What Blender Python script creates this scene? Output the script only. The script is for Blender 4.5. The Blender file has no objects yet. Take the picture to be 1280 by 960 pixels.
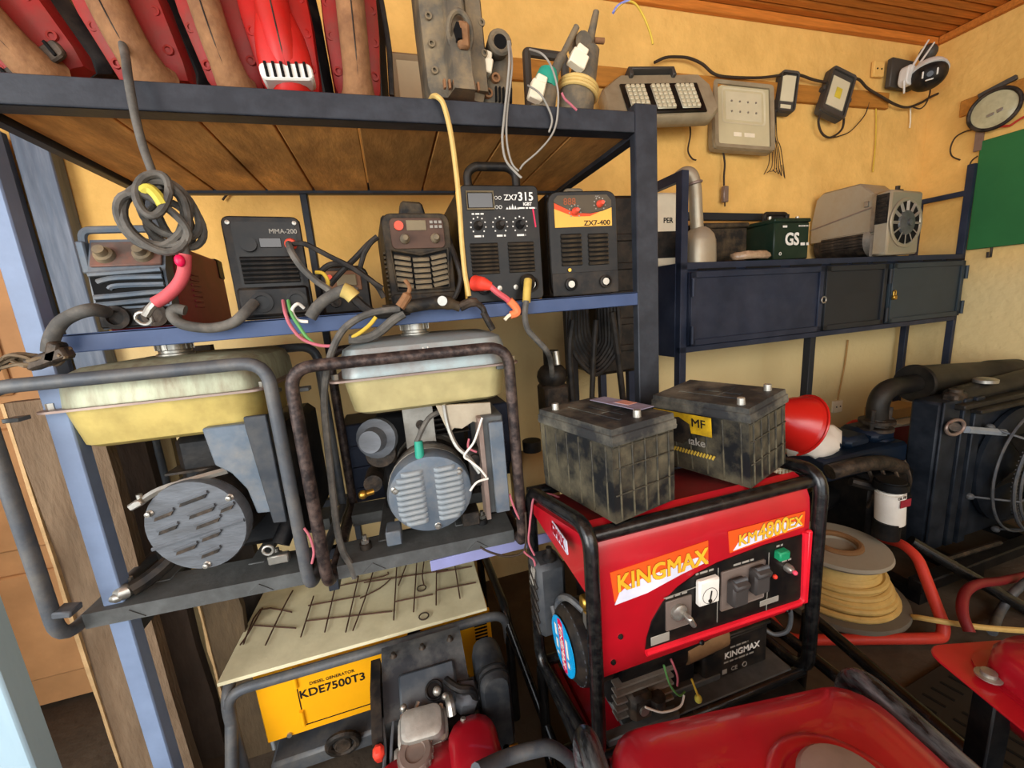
import bpy, bmesh, math, random
from mathutils import Matrix, Vector, Quaternion, Euler
random.seed(7)
S = bpy.context.scene
C = S.collection
PI = math.pi

# ------------------------------------------------------------------ camera
cam = bpy.data.cameras.new('camera'); co = bpy.data.objects.new('camera', cam); C.objects.link(co)
cam.sensor_width = 36; cam.lens = 14.16; cam.clip_start = 0.02
co.matrix_world = Matrix(((0.955322, 0.126475, -0.267139, 0.0), (-0.285433, 0.160145, -0.944924, 0.0), (-0.076729, 0.978957, 0.189090, 1.5), (0, 0, 0, 1)))
S.camera = co

# ------------------------------------------------------------------ sky, daylight, exposure
w = bpy.data.worlds.new('sky'); S.world = w; w.use_nodes = True
nt = w.node_tree; nt.nodes.clear()
bg = nt.nodes.new('ShaderNodeBackground'); bg.inputs[0].default_value = (0.86, 0.93, 1.0, 1); bg.inputs[1].default_value = 2.2
wo = nt.nodes.new('ShaderNodeOutputWorld'); nt.links.new(bg.outputs[0], wo.inputs[0])
def area(name, loc, target, sx, sy, power, col):
    l = bpy.data.lights.new(name, 'AREA'); l.shape = 'RECTANGLE'; l.size = sx; l.size_y = sy; l.energy = power; l.color = col
    o = bpy.data.objects.new(name, l); C.objects.link(o); o.location = loc
    o.rotation_euler = (Vector(target)-Vector(loc)).to_track_quat('-Z', 'Y').to_euler()
    return o
area('doorway_daylight', (-2.6, -1.3, 1.7), (0.6, 1.6, 1.1), 1.8, 2.0, 95, (1.0, 0.97, 0.92))
area('shopfront_daylight', (1.2, -2.3, 2.2), (1.2, 2.0, 1.2), 3.5, 1.6, 60, (1.0, 0.96, 0.88))
vs = S.view_settings
vs.view_transform = 'Standard'; vs.look = 'None'; vs.gamma = 1.0; vs.use_curve_mapping = False; vs.exposure = 0.2

# ------------------------------------------------------------------ helpers
def hexc(h):
    h = h.lstrip('#'); v = [int(h[i:i+2], 16)/255 for i in (0, 2, 4)]
    return tuple(x/12.92 if x <= 0.04045 else ((x+0.055)/1.055)**2.4 for x in v)

def mat(name, col, rough=0.5, metal=0.0, var=0.18, scale=9.0, dust=None, amt=0.35, dscale=14.0, bump=0.0, bscale=60.0, rnd=0.0, stretch=None, clear=0.0):
    if isinstance(col, str): col = hexc(col)
    m = bpy.data.materials.new(name); m.use_nodes = True
    n = m.node_tree.nodes; l = m.node_tree.links
    b = n['Principled BSDF']; b.inputs['Roughness'].default_value = rough; b.inputs['Metallic'].default_value = metal; b.inputs['Specular IOR Level'].default_value = 0.5 if rough < 0.35 else 0.25
    if clear: b.inputs['Coat Weight'].default_value = clear
    tc = n.new('ShaderNodeTexCoord'); src = tc.outputs['Object']
    if stretch:
        mp = n.new('ShaderNodeMapping'); mp.inputs['Scale'].default_value = stretch
        l.new(src, mp.inputs['Vector']); src = mp.outputs[0]
    nz = n.new('ShaderNodeTexNoise'); nz.inputs['Scale'].default_value = scale; nz.inputs['Detail'].default_value = 5; nz.inputs['Roughness'].default_value = 0.6
    l.new(src, nz.inputs['Vector'])
    mx = n.new('ShaderNodeMix'); mx.data_type = 'RGBA'
    mx.inputs[6].default_value = (*[c*(1-var) for c in col], 1); mx.inputs[7].default_value = (*[min(1, c*(1+var)) for c in col], 1)
    rp = n.new('ShaderNodeMapRange'); rp.inputs[1].default_value = 0.3; rp.inputs[2].default_value = 0.7
    l.new(nz.outputs['Fac'], rp.inputs[0]); l.new(rp.outputs[0], mx.inputs[0])
    out = mx.outputs[2]
    if dust:
        if isinstance(dust, str): dust = hexc(dust)
        n2 = n.new('ShaderNodeTexNoise'); n2.inputs['Scale'].default_value = dscale; n2.inputs['Detail'].default_value = 8; n2.inputs['Roughness'].default_value = 0.65
        l.new(src, n2.inputs['Vector'])
        r2 = n.new('ShaderNodeMapRange'); r2.inputs[1].default_value = 0.42; r2.inputs[2].default_value = 0.72; r2.inputs[4].default_value = amt
        l.new(n2.outputs['Fac'], r2.inputs[0])
        m2 = n.new('ShaderNodeMix'); m2.data_type = 'RGBA'; l.new(r2.outputs[0], m2.inputs[0]); l.new(out, m2.inputs[6]); m2.inputs[7].default_value = (*dust, 1)
        out = m2.outputs[2]
        if metal > 0.3:
            mm = n.new('ShaderNodeMapRange'); mm.inputs[3].default_value = metal; mm.inputs[4].default_value = 0.0
            l.new(r2.outputs[0], mm.inputs[0]); l.new(mm.outputs[0], b.inputs['Metallic'])
    if rnd:
        oi = n.new('ShaderNodeObjectInfo'); rr = n.new('ShaderNodeMapRange'); rr.inputs[3].default_value = 1-rnd; rr.inputs[4].default_value = 1+rnd
        l.new(oi.outputs['Random'], rr.inputs[0]); hv = n.new('ShaderNodeHueSaturation'); l.new(rr.outputs[0], hv.inputs['Value']); l.new(out, hv.inputs['Color']); out = hv.outputs[0]
    l.new(out, b.inputs['Base Color'])
    if bump:
        n3 = n.new('ShaderNodeTexNoise'); n3.inputs['Scale'].default_value = bscale; n3.inputs['Detail'].default_value = 6
        l.new(src, n3.inputs['Vector']); bp = n.new('ShaderNodeBump'); bp.inputs['Strength'].default_value = bump; bp.inputs['Distance'].default_value = 0.01
        l.new(n3.outputs['Fac'], bp.inputs['Height']); l.new(bp.outputs[0], b.inputs['Normal'])
    return m

def cr(p, n=6, closed=False):
    p = [Vector(q) for q in p]; N = len(p); o = []
    for i in range(N if closed else N-1):
        a, b, c, d = ((p[(i-1) % N], p[i], p[(i+1) % N], p[(i+2) % N]) if closed else (p[max(i-1, 0)], p[i], p[i+1], p[min(i+2, N-1)]))
        for k in range(n):
            t = k/n
            o.append(0.5*((2*b)+(c-a)*t+(2*a-5*b+4*c-d)*t*t+(3*b-a-3*c+d)*t**3))
    if not closed: o.append(p[-1])
    return o

def fil(p, r, n=5, closed=False):
    p = [Vector(q) for q in p]; N = len(p); o = []
    for i in range(N):
        if not closed and i in (0, N-1): o.append(p[i]); continue
        a, b, c = p[i-1], p[i], p[(i+1) % N]
        u = a-b; v = c-b; rr = min(r, u.length*0.45, v.length*0.45)
        A = b+u.normalized()*rr; B = b+v.normalized()*rr
        for k in range(n+1):
            t = k/n; o.append(A*(1-t)**2+b*2*t*(1-t)+B*t*t)
    return o

class G:
    def __init__(s): s.bm = bmesh.new()
    def box(s, c, d, rot=None, bev=0.0, seg=1, M=None):
        t = bmesh.new(); bmesh.ops.create_cube(t, size=1)
        bmesh.ops.scale(t, vec=d, verts=t.verts)
        if bev: bmesh.ops.bevel(t, geom=t.edges[:], offset=bev, segments=seg, profile=0.5, affect='EDGES')
        X = Matrix.Translation(c)
        if rot: X = X @ Euler(rot).to_matrix().to_4x4()
        if M is not None: X = M @ X
        return s.add(t, X)
    def bb(s, x0, x1, y0, y1, z0, z1, bev=0.0, seg=1, M=None):
        return s.box(((x0+x1)/2, (y0+y1)/2, (z0+z1)/2), (abs(x1-x0), abs(y1-y0), abs(z1-z0)), None, bev, seg, M)
    def add(s, t, X=None):
        if X is not None: t.transform(X)
        me = bpy.data.meshes.new('tmp'); t.to_mesh(me); t.free(); s.bm.from_mesh(me); bpy.data.meshes.remove(me); return s
    def cyl(s, a, b, r, r2=None, n=16, bev=0.0):
        a = Vector(a); b = Vector(b); t = bmesh.new(); L = (b-a).length
        bmesh.ops.create_cone(t, cap_ends=True, segments=n, radius1=r, radius2=r if r2 is None else r2, depth=L)
        if bev: bmesh.ops.bevel(t, geom=[e for e in t.edges if abs(e.verts[0].co.z-e.verts[1].co.z) < 1e-6], offset=bev, segments=2, affect='EDGES')
        q = (b-a).to_track_quat('Z', 'Y').to_matrix().to_4x4()
        return s.add(t, Matrix.Translation((a+b)/2) @ q)
    def lathe(s, prof, o=(0, 0, 0), ax=(0, 0, 1), n=24, sx=1, sy=1):
        q = Vector(ax).to_track_quat('Z', 'Y').to_matrix().to_4x4(); X = Matrix.Translation(o) @ q
        rings = [[X @ Vector((r*math.cos(2*PI*k/n)*sx, r*math.sin(2*PI*k/n)*sy, h)) for k in range(n)] for r, h in prof]
        return s.loft(rings)
    def loft(s, rings, cap=True, closed=True):
        V = [[s.bm.verts.new(p) for p in r] for r in rings]; n = len(V[0])
        for a, b in zip(V, V[1:]):
            for k in range(n if closed else n-1):
                try: s.bm.faces.new((a[k], a[(k+1) % n], b[(k+1) % n], b[k]))
                except Exception: pass
        if cap:
            for r, rev in ((V[0], True), (V[-1], False)):
                try: s.bm.faces.new(r[::-1] if rev else r)
                except Exception: pass
        return s
    def tube(s, p, r, n=8, closed=False, cap=True):
        p = [Vector(q) for q in p]; N = len(p); rr = r if isinstance(r, (list, tuple)) else [r]*N
        T = []
        for i in range(N):
            a = p[i-1] if (i or closed) else p[0]; b = p[(i+1) % N] if (i < N-1 or closed) else p[-1]
            d = b-a; T.append(d.normalized() if d.length > 1e-9 else Vector((0, 0, 1)))
        u = T[0].orthogonal().normalized(); rings = []
        for i in range(N):
            u = (u-T[i]*u.dot(T[i])); u = u.normalized() if u.length > 1e-6 else T[i].orthogonal().normalized(); v = T[i].cross(u)
            rings.append([p[i]+(u*math.cos(2*PI*k/n)+v*math.sin(2*PI*k/n))*rr[i] for k in range(n)])
        if closed: rings.append(rings[0]); return s.loft(rings, cap=False)
        return s.loft(rings, cap)
    def prism(s, poly, d, M=None, bev=0.0):
        """polygon in local x,z extruded along +y by d"""
        t = bmesh.new(); f = t.faces.new([t.verts.new((x, 0, z)) for x, z in poly])
        r = bmesh.ops.extrude_face_region(t, geom=[f]); bmesh.ops.translate(t, vec=(0, d, 0), verts=[v for v in r['geom'] if isinstance(v, bmesh.types.BMVert)])
        bmesh.ops.recalc_face_normals(t, faces=t.faces)
        if bev: bmesh.ops.bevel(t, geom=t.edges[:], offset=bev, segments=1, affect='EDGES')
        return s.add(t, M)
    def ball(s, c, r, sc=(1, 1, 1), n=12):
        t = bmesh.new(); bmesh.ops.create_uvsphere(t, u_segments=n, v_segments=max(6, n//2), radius=r)
        bmesh.ops.scale(t, vec=sc, verts=t.verts); return s.add(t, Matrix.Translation(c))
    def torus(s, c, R, r, ax=(0, 0, 1), n=24, m=8, sx=1, sy=1):
        q = Vector(ax).to_track_quat('Z', 'Y').to_matrix()
        return s.tube([Vector(c)+q @ Vector((R*math.cos(2*PI*k/n)*sx, R*math.sin(2*PI*k/n)*sy, 0)) for k in range(n)], r, m, closed=True)
    def text(s, txt, size, M, ext=0.0006, align='CENTER', shear=0.0, bold=0.0, sx=1.0):
        """lettering: local x right, z up, facing -y"""
        cu = bpy.data.curves.new('t', 'FONT'); cu.body = txt; cu.size = size; cu.extrude = ext; cu.align_x = align; cu.align_y = 'CENTER'
        cu.shear = shear; cu.resolution_u = 3
        o = bpy.data.objects.new('t', cu); C.objects.link(o)
        dg = bpy.context.evaluated_depsgraph_get(); dg.update(); e = o.evaluated_get(dg); me = e.to_mesh()
        t = bmesh.new(); t.from_mesh(me); e.to_mesh_clear(); bpy.data.objects.remove(o); bpy.data.curves.remove(cu)
        B = M @ Matrix.Rotation(PI/2, 4, 'X') @ Matrix.Diagonal((sx, 1, 1, 1))
        if bold:                                    # heavier strokes: copies set off by the stroke gain
            for k in range(4):
                a = PI/4+PI/2*k; s.add(t.copy(), B @ Matrix.Translation((bold*math.cos(a), bold*math.sin(a), .00003*k)))
            t.free(); return s
        return s.add(t, B)

def rrect(w, h, r, n=4, cx=0, cz=0):
    o = []
    for sx, sz, a0 in ((1, 1, 0), (-1, 1, 90), (-1, -1, 180), (1, -1, 270)):
        for k in range(n+1):
            a = math.radians(a0+90*k/n); o.append((cx+sx*(w/2-r)+r*math.cos(a), cz+sz*(h/2-r)+r*math.sin(a)))
    return o

def wm(o):
    M = o.matrix_basis.copy()
    while o.parent: o = o.parent; M = o.matrix_basis @ M
    return M

def finish(g, name, m, ang=38):
    bm = g.bm
    bmesh.ops.recalc_face_normals(bm, faces=bm.faces)
    for f in bm.faces: f.smooth = True
    ca = math.radians(ang)
    for e in bm.edges:
        if len(e.link_faces) == 2:
            if e.calc_face_angle(0) > ca: e.smooth = False
    me = bpy.data.meshes.new(name); bm.to_mesh(me); bm.free()
    for q in (m if isinstance(m, (list, tuple)) else [m]): me.materials.append(q)
    return me

def obj(name, g, m, parent=None, world=True, label=None, ang=38):
    if parent is not None and world: g.bm.transform(wm(parent).inverted())
    o = bpy.data.objects.new(name, finish(g, name, m, ang)); C.objects.link(o)
    if parent is not None: o.parent = parent
    if label: o['label'] = label
    return o
def L(name, g, m, parent, label=None, ang=38): return obj(name, g, m, parent, False, label, ang)
def pieces(name, me, mats4, parent, world=False):
    """alike pieces of one thing sharing mesh data"""
    inv = wm(parent).inverted() if world else Matrix()
    for M in mats4:
        o = bpy.data.objects.new(name, me); C.objects.link(o); o.parent = parent
        o.matrix_basis = inv @ (M if isinstance(M, Matrix) else Matrix.Translation(M))
def thing(name, label, cat, loc=(0, 0, 0), rot=0, group=None):
    o = bpy.data.objects.new(name, None); C.objects.link(o); o.empty_display_size = 0.05
    o.location = loc; o.rotation_euler = rot if isinstance(rot, tuple) else (0, 0, math.radians(rot))
    o.matrix_basis = Matrix.Translation(loc) @ o.rotation_euler.to_matrix().to_4x4()
    o['label'] = label; o['category'] = cat
    if group: o['group'] = group
    return o
def tag(o, label, cat, group=None):
    if o.type == 'MESH' and o.parent is None and o.matrix_basis == Matrix.Identity(4):      # put the origin at the thing's base
        v = [q.co for q in o.data.vertices]
        b = Vector(((min(q.x for q in v)+max(q.x for q in v))/2, (min(q.y for q in v)+max(q.y for q in v))/2, min(q.z for q in v)))
        o.data.transform(Matrix.Translation(-b)); o.location = b; o.matrix_basis = Matrix.Translation(b)
    o['label'] = label; o['category'] = cat
    if group: o['group'] = group
    return o
def struct(name, g, m, parent=None):
    o = obj(name, g, m, parent)
    if parent is None: o['kind'] = 'structure'
    return o
def cable(name, pts, r, m, label, cat='cable', group=None, n=8, smooth=5):
    return tag(obj(name, G().tube(cr(pts, smooth) if smooth else pts, r, n), m), label, cat, group)
def bars(lines, h, M, seed=1):
    """print too small to read: rows of word-length bars"""
    rn = random.Random(seed); g = G()
    for z, w in lines:
        x = -w/2
        while x < w/2:
            l = min(rn.uniform(1.5, 4.5)*h, w/2-x); g.bb(x, x+l, -.0005, 0, z-h/2, z+h/2, M=M); x += l+h*.8
    return g
def T(x=0, y=0, z=0): return Matrix.Translation((x, y, z))
def RX(a): return Matrix.Rotation(math.radians(a), 4, 'X')
def RY(a): return Matrix.Rotation(math.radians(a), 4, 'Y')
def RZ(a): return Matrix.Rotation(math.radians(a), 4, 'Z')


# ------------------------------------------------------------------ materials
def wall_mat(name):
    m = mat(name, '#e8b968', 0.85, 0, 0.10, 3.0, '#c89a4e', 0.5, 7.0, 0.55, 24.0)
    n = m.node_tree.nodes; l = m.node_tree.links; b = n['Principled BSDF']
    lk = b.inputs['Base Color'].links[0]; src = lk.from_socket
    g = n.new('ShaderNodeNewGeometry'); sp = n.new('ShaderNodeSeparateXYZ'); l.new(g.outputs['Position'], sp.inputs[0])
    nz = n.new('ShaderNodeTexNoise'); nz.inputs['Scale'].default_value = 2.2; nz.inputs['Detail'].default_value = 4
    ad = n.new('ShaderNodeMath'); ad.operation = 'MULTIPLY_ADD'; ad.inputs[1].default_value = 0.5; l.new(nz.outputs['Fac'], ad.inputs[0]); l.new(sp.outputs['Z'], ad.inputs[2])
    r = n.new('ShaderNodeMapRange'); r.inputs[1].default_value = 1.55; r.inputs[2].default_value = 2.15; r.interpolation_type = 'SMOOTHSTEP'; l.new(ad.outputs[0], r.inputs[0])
    mx = n.new('ShaderNodeMix'); mx.data_type = 'RGBA'; mx.inputs[6].default_value = (*hexc('#d6c08c'), 1); l.new(src, mx.inputs[7]); l.new(r.outputs[0], mx.inputs[0])  # ochre above, paler below: bounce light from the ceiling painted into the colour
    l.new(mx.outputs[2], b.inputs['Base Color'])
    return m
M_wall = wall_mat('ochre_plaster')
M_floor = mat('dirt_floor', '#4a3f33', 0.9, 0, 0.3, 5, '#3a332c', 0.6, 3, 0.5, 30)
M_ceil = mat('varnished_ceiling', '#c27530', 0.45, 0, 0.25, 6, '#a05a22', 0.5, 4, 0, 60, 0.12, (1, 14, 14))
M_ply = mat('shelf_board', '#cc9350', 0.75, 0, 0.3, 5, '#5f3a1c', 0.6, 4.5, 0.15, 40, 0.25, (3, 1, 3))
M_batten = mat('batten_wood', '#b0752f', 0.7, 0, 0.2, 6, None, 0, 0, 0.1, 40, 0.08, (1, 8, 8))
M_slab = mat('rough_sawn_slab', '#6f5c48', 0.9, 0, 0.3, 6, '#5c4733', 0.7, 5, 0.6, 35, 0.18, (2.5, 2.5, 0.7))
M_slabedge = mat('split_wood_edge', '#b3946a', 0.85, 0, 0.25, 12, '#9a7648', 0.5, 9, 0.4, 60)
M_tanwood = mat('tan_door_wood', '#b98a5c', 0.6, 0, 0.15, 5, '#8f6540', 0.4, 4)
M_rack = mat('rack_paint', '#26292f', 0.45, 0.05, 0.14, 10, '#585d66', 0.2, 16, 0.04, 120)
M_rackmid = mat('rack_paint_blue', '#394a6c', 0.45, 0.0, 0.12, 10, '#4c5a78', 0.4, 8, 0.04, 120)
M_rackblue = mat('rack_paint_haze_tint', '#6f7f99', 0.45, 0.0, 0.12, 10, '#5f6d85', 0.4, 8, 0.04, 120)  # rack paint made paler and bluer, daylight haze put into its colour
M_deck = mat('lavender_rail_paint', '#8a8cb8', 0.5, 0, 0.1, 8, '#7c7a94', 0.3, 12)
M_cab = mat('cabinet_paint', '#202839', 0.5, 0.1, 0.2, 5, '#3d4150', 0.5, 6, 0.03, 100)
M_cabdark = mat('cabinet_paint_charcoal', '#26292d', 0.55, 0.1, 0.2, 5, '#1f2124', 0.5, 5)
M_cabgrey = mat('cabinet_paint_greyed', '#303a40', 0.5, 0.1, 0.15, 5, '#2f3840', 0.5, 6)
M_frame = mat('worn_black_tube', '#262324', 0.42, 0.25, 0.3, 20, '#7a6555', 0.55, 35, 0.08, 150)
M_frame2 = mat('rusted_tube', '#2c2524', 0.45, 0.3, 0.3, 20, '#7a665c', 0.6, 45, 0.12, 150)
M_greytube = mat('dusty_grey_tube', '#4b4f54', 0.5, 0.2, 0.2, 12, '#7d776c', 0.5, 14, 0.05, 150)
M_glosstube = mat('glossy_black_tube', '#0d0e10', 0.24, 0.2, 0.2, 20, '#6b6860', 0.14, 50, 0.03, 200)
M_black = mat('black_plastic', '#111112', 0.5, 0, 0.25, 12, '#5a4c3b', 0.35, 18)
M_blackdust = mat('dusty_black_plastic', '#191817', 0.65, 0, 0.3, 12, '#7b6544', 0.45, 12, 0.05, 90)
M_blackclean = mat('black_panel', '#0c0c0d', 0.4, 0, 0.2, 10, '#40382c', 0.3, 14)
M_hole = mat('dark_recess', '#060606', 0.9)
M_iron = mat('greasy_iron', '#2a2724', 0.55, 0.4, 0.4, 25, '#6b5845', 0.5, 22, 0.2, 80)
M_steel = mat('bare_steel', '#a8a59c', 0.35, 0.85, 0.2, 20, '#6a5a48', 0.4, 25)
M_alu = mat('cast_aluminium', '#9a968d', 0.5, 0.55, 0.2, 16, '#6a5a45', 0.45, 14, 0.08, 90)
M_brass = mat('brass', '#b08a3c', 0.35, 0.9, 0.2, 20)
M_zinc = mat('yellow_zinc_tank_upper', '#9b9e86', 0.45, 0.25, 0.22, 7, '#6e5a45', 0.65, 16, 0.05, 60, 0, (2.5, 2.5, 0.7))
M_zincy = mat('yellow_zinc_tank_lower', '#bda862', 0.4, 0.3, 0.22, 6, '#7b6433', 0.5, 10, 0.04, 60)
M_zinc2 = mat('weathered_tank_upper', '#93a0a0', 0.4, 0.35, 0.2, 6, '#6b4a3c', 0.85, 6, 0.05, 60)
M_zinc2y = mat('weathered_tank_lower', '#b8ab7a', 0.45, 0.25, 0.18, 6, '#857750', 0.5, 7, 0.04, 60)
M_plate = mat('grey_painted_plate', '#5c6065', 0.55, 0.2, 0.25, 9, '#474645', 0.55, 10, 0.12, 60, 0, (1, 1, 4))
M_plate2 = mat('blue_grey_cover', '#59646f', 0.5, 0.2, 0.2, 10, '#958c7c', 0.4, 14, 0.06, 80)
M_base = mat('greasy_base_steel', '#5a5c5b', 0.5, 0.4, 0.3, 9, '#2b2926', 0.6, 12, 0.12, 60)
M_red = mat('generator_red', '#a60f1d', 0.33, 0, 0.12, 8, '#8d1a1c', 0.3, 10, 0.0, 60, 0, None, 0.3)
M_scuff = mat('scuffed_black_tube', '#0d0e10', 0.26, 0.1, 0.2, 20, '#8f9598', 0.55, 16, 0.03, 200, 0, (2.2, .5, 2.2))
M_drumd = mat('reel_flange_dull', '#6f6a5e', 0.8, 0, 0.2, 6, '#4a4238', 0.5, 6)
M_redtank = mat('glossy_tank_red', '#960d1c', 0.3, 0, 0.14, 5, '#7d0e18', 0.4, 7, 0.02, 30, 0, None, 0.4)
M_redtool = mat('tool_red', '#8e2420', 0.55, 0, 0.2, 10, '#5d4436', 0.55, 14, 0.05, 80)
M_redclean = mat('bright_tool_red', '#b51c18', 0.4, 0, 0.15, 10, '#7a3a2c', 0.3, 14)
M_grip = mat('dirty_grip', '#8d6644', 0.85, 0, 0.25, 14, '#5a3a28', 0.7, 16, 0.3, 60)
M_greytool = mat('dusty_grey_tool', '#5d564a', 0.75, 0, 0.25, 12, '#a0875f', 0.65, 13, 0.15, 80)
M_maroon = mat('maroon_housing', '#8a3039', 0.5, 0, 0.2, 8, '#4a2a2c', 0.35, 9)
M_cable = mat('grey_rubber_cable', '#4e4c48', 0.7, 0, 0.2, 20, '#8b8274', 0.4, 20)
M_cabdk = mat('black_rubber_cable', '#1d1b1a', 0.6, 0, 0.2, 20, '#5a5044', 0.35, 20)
M_ycable = mat('cream_cable', '#c9aa66', 0.55, 0, 0.12, 20, '#a58545', 0.3, 18)
M_redcable = mat('pink_red_sleeve', '#c5545a', 0.6, 0, 0.15, 20, '#8f5048', 0.3, 18)
M_redplug = mat('red_plug', '#e0402e', 0.5, 0, 0.12, 14)
M_wire = mat('thin_dark_wire', '#3a2f24', 0.7)
M_wirepink = mat('pink_wire', '#b0606a', 0.6)
M_wiregreen = mat('green_wire', '#5f9a58', 0.6)
M_wirewhite = mat('white_wire', '#d8d2c6', 0.6)
M_wireyel = mat('yellow_wire', '#c9a83c', 0.6)
M_wireblue = mat('lilac_wire', '#7f86c4', 0.6)
M_tape = mat('yellow_tape', '#c4b84a', 0.6)
M_white = mat('white_plastic', '#dcd8cf', 0.45, 0, 0.06, 10, '#a89a7e', 0.2, 12)
M_cream = mat('cream_paper', '#e8dcc0', 0.7, 0, 0.08, 10)
M_green = mat('green_board', '#2c6a3a', 0.7, 0, 0.1, 3)
M_gsgreen = mat('dark_green_battery', '#16291f', 0.45, 0, 0.2, 8, '#3a3a2a', 0.35, 12)
M_txtw = mat('white_print', '#d9d6cd', 0.6)
M_txtg = mat('grey_print', '#8f8a80', 0.6)
M_txtk = mat('black_print', '#1a1612', 0.6)
M_txto = mat('gold_print', '#e0a52a', 0.5)
M_dor = mat('orange_decal', '#d9501c', 0.4, 0, 0.08, 6)
M_dgold = mat('gold_decal', '#d9a445', 0.45, 0, 0.12, 5)
M_dred = mat('red_orange_stripe', '#c9451a', 0.45)
M_dwhite = mat('pale_decal', '#c9cbd8', 0.4)
M_dblue = mat('blue_sticker', '#0f9ad6', 0.3)
M_dpink = mat('crimson_sticker', '#d01848', 0.35)
M_knobred = mat('orange_knob', '#d9503a', 0.45)
M_dial = mat('dial_face', '#24231f', 0.5)
M_lcd = mat('display_glass', '#221916', 0.15)
M_bezel = mat('display_bezel', '#75684f', 0.5)
M_led = mat('lamp_reflector', '#b9b49c', 0.35, 0.2, 0.1, 10)
M_ledglass = mat('lamp_cover_glass', '#cfc5a4', 0.2, 0, 0.08, 6)
M_lampgrey = mat('lamp_housing_grey', '#a29478', 0.5, 0.2, 0.15, 8, '#6d5a3c', 0.4, 10)
M_lampdark = mat('lamp_housing_dark', '#4a4640', 0.5, 0.2, 0.15, 8)
M_yel = mat('generator_yellow', '#eca511', 0.4, 0, 0.08, 6, '#b57d14', 0.25, 12)
M_sheet = mat('cream_sheet', '#d3cba8', 0.7, 0, 0.12, 4, '#9a8f6a', 0.5, 5, 0.1, 30)
M_batt = mat('battery_case', '#16181a', 0.5, 0, 0.25, 8, '#8f8467', 0.6, 6, 0.08, 60)
M_battdust = mat('battery_lid', '#2a2b2c', 0.6, 0, 0.25, 10, '#85806f', 0.8, 7, 0.1, 60)
M_lead = mat('lead_post', '#b5b2a8', 0.4, 0.7, 0.2, 30)
M_bluepaint = mat('engine_blue', '#091a2c', 0.5, 0.1, 0.25, 8, '#1c1c20', 0.6, 8)
M_engdark = mat('dark_engine', '#101215', 0.5, 0.3, 0.3, 12, '#38322a', 0.5, 12, 0.1, 60)
M_rad = mat('radiator_paint', '#151b23', 0.5, 0.2, 0.2, 6, '#3a4049', 0.5, 9)
M_muff = mat('muffler_paint', '#1c1b1a', 0.5, 0.3, 0.2, 10, '#4a4338', 0.4, 9)
M_bowl = mat('red_plastic_bowl', '#cf231c', 0.25, 0, 0.08, 5)
M_cloth = mat('white_cloth', '#d6cfc3', 0.9, 0, 0.08, 9)
M_pink = mat('crimson_folder', '#8c2431', 0.6)
M_card = mat('cardboard', '#a8814f', 0.8, 0, 0.12, 6)
M_redpaint = mat('red_painted_tube', '#c23a2c', 0.45, 0, 0.15, 8, '#7a2f28', 0.5, 6)
M_drum = mat('reel_grey', '#9a9484', 0.75, 0, 0.2, 6, '#5c5244', 0.5, 6)
M_silver = mat('silver_paint', '#a89f8b', 0.42, 0.45, 0.15, 6, '#7c5f33', 0.55, 6)
M_rustcap = mat('worn_metal_cap', '#8a7a70', 0.45, 0.5, 0.2, 10, '#6a4436', 0.5, 6)
M_teal = mat('teal_tape', '#2a8f78', 0.5)


# ------------------------------------------------------------------ the room
XR, YW, ZC, XL = 3.535, 2.0, 2.95, -1.75
struct('floor', G().bb(XL-2, XR+.1, -2.6, YW+.1, -.1, 0), M_floor)
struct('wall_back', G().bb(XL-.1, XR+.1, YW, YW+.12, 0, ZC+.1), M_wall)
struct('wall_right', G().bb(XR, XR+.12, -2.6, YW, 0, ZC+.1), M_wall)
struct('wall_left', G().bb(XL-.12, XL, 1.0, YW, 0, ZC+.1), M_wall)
struct('wall_front_added', G().bb(1.5, XR+.1, -2.72, -2.6, 0, ZC+.1), M_wall)  # unseen wall added behind the camera so sky light enters from the left
ce = G().bb(XL-.1, XR+.1, -2.6, YW+.1, ZC+.025, ZC+.12); ceil = struct('ceiling', ce, M_ceil)
bw = 0.052; g = G().bb(XL, XR, -bw/2+.004, bw/2-.004, 0, .028, .004)
me = finish(g, 'ceiling_board', M_ceil)
pieces('ceiling_board', me, [T(0, YW-.045-bw*k, ZC) for k in range(88)], ceil)
struct('trim_1', G().bb(XL, XR, YW-.028, YW, ZC-.045, ZC, .004), M_ceil)
struct('trim_2', G().bb(XR-.028, XR, -2.6, YW-.03, ZC-.045, ZC, .004), M_ceil)
# batten the lamps hang from
struct('trim_3', G().bb(0.6, 3.13, YW-.022, YW-.001, 2.525, 2.615, .003), M_batten)
struct('trim_4', G().bb(XR-.022, XR-.001, 0.7, 1.83, 2.43, 2.52, .003), M_batten)
# left: steel door frame with a tan panelled leaf
d = thing('door_1', 'tan panelled door in a grey steel frame at far left', 'door', (-1.35, 1.9, 0)); d['kind'] = 'structure'; del d['category']
fr = obj('door_frame', G().bb(-1.17, -1.07, 1.93, 1.995, 0, 2.95, .004).bb(-1.28, -1.19, 1.9, 1.96, 0, 2.22, .004).bb(-1.72, -1.28, 1.9, 1.96, 2.14, 2.22, .004), mat('steel_door_frame', '#56606e', 0.5, 0.2, 0.2, 8, '#8a9099', 0.4, 9, 0, 60, 0, (6, 6, .6)), d)
obj('door_leaf', G().bb(-1.72, -1.28, 1.93, 1.965, 0.02, 2.13, .003), M_tanwood, d)
for z0, z1 in ((0.15, 0.62), (0.72, 1.2), (1.32, 2.05)):
    obj('door_panel', G().bb(-1.64, -1.36, 1.912, 1.93, z0, z1, .008), M_tanwood, d)
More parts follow.
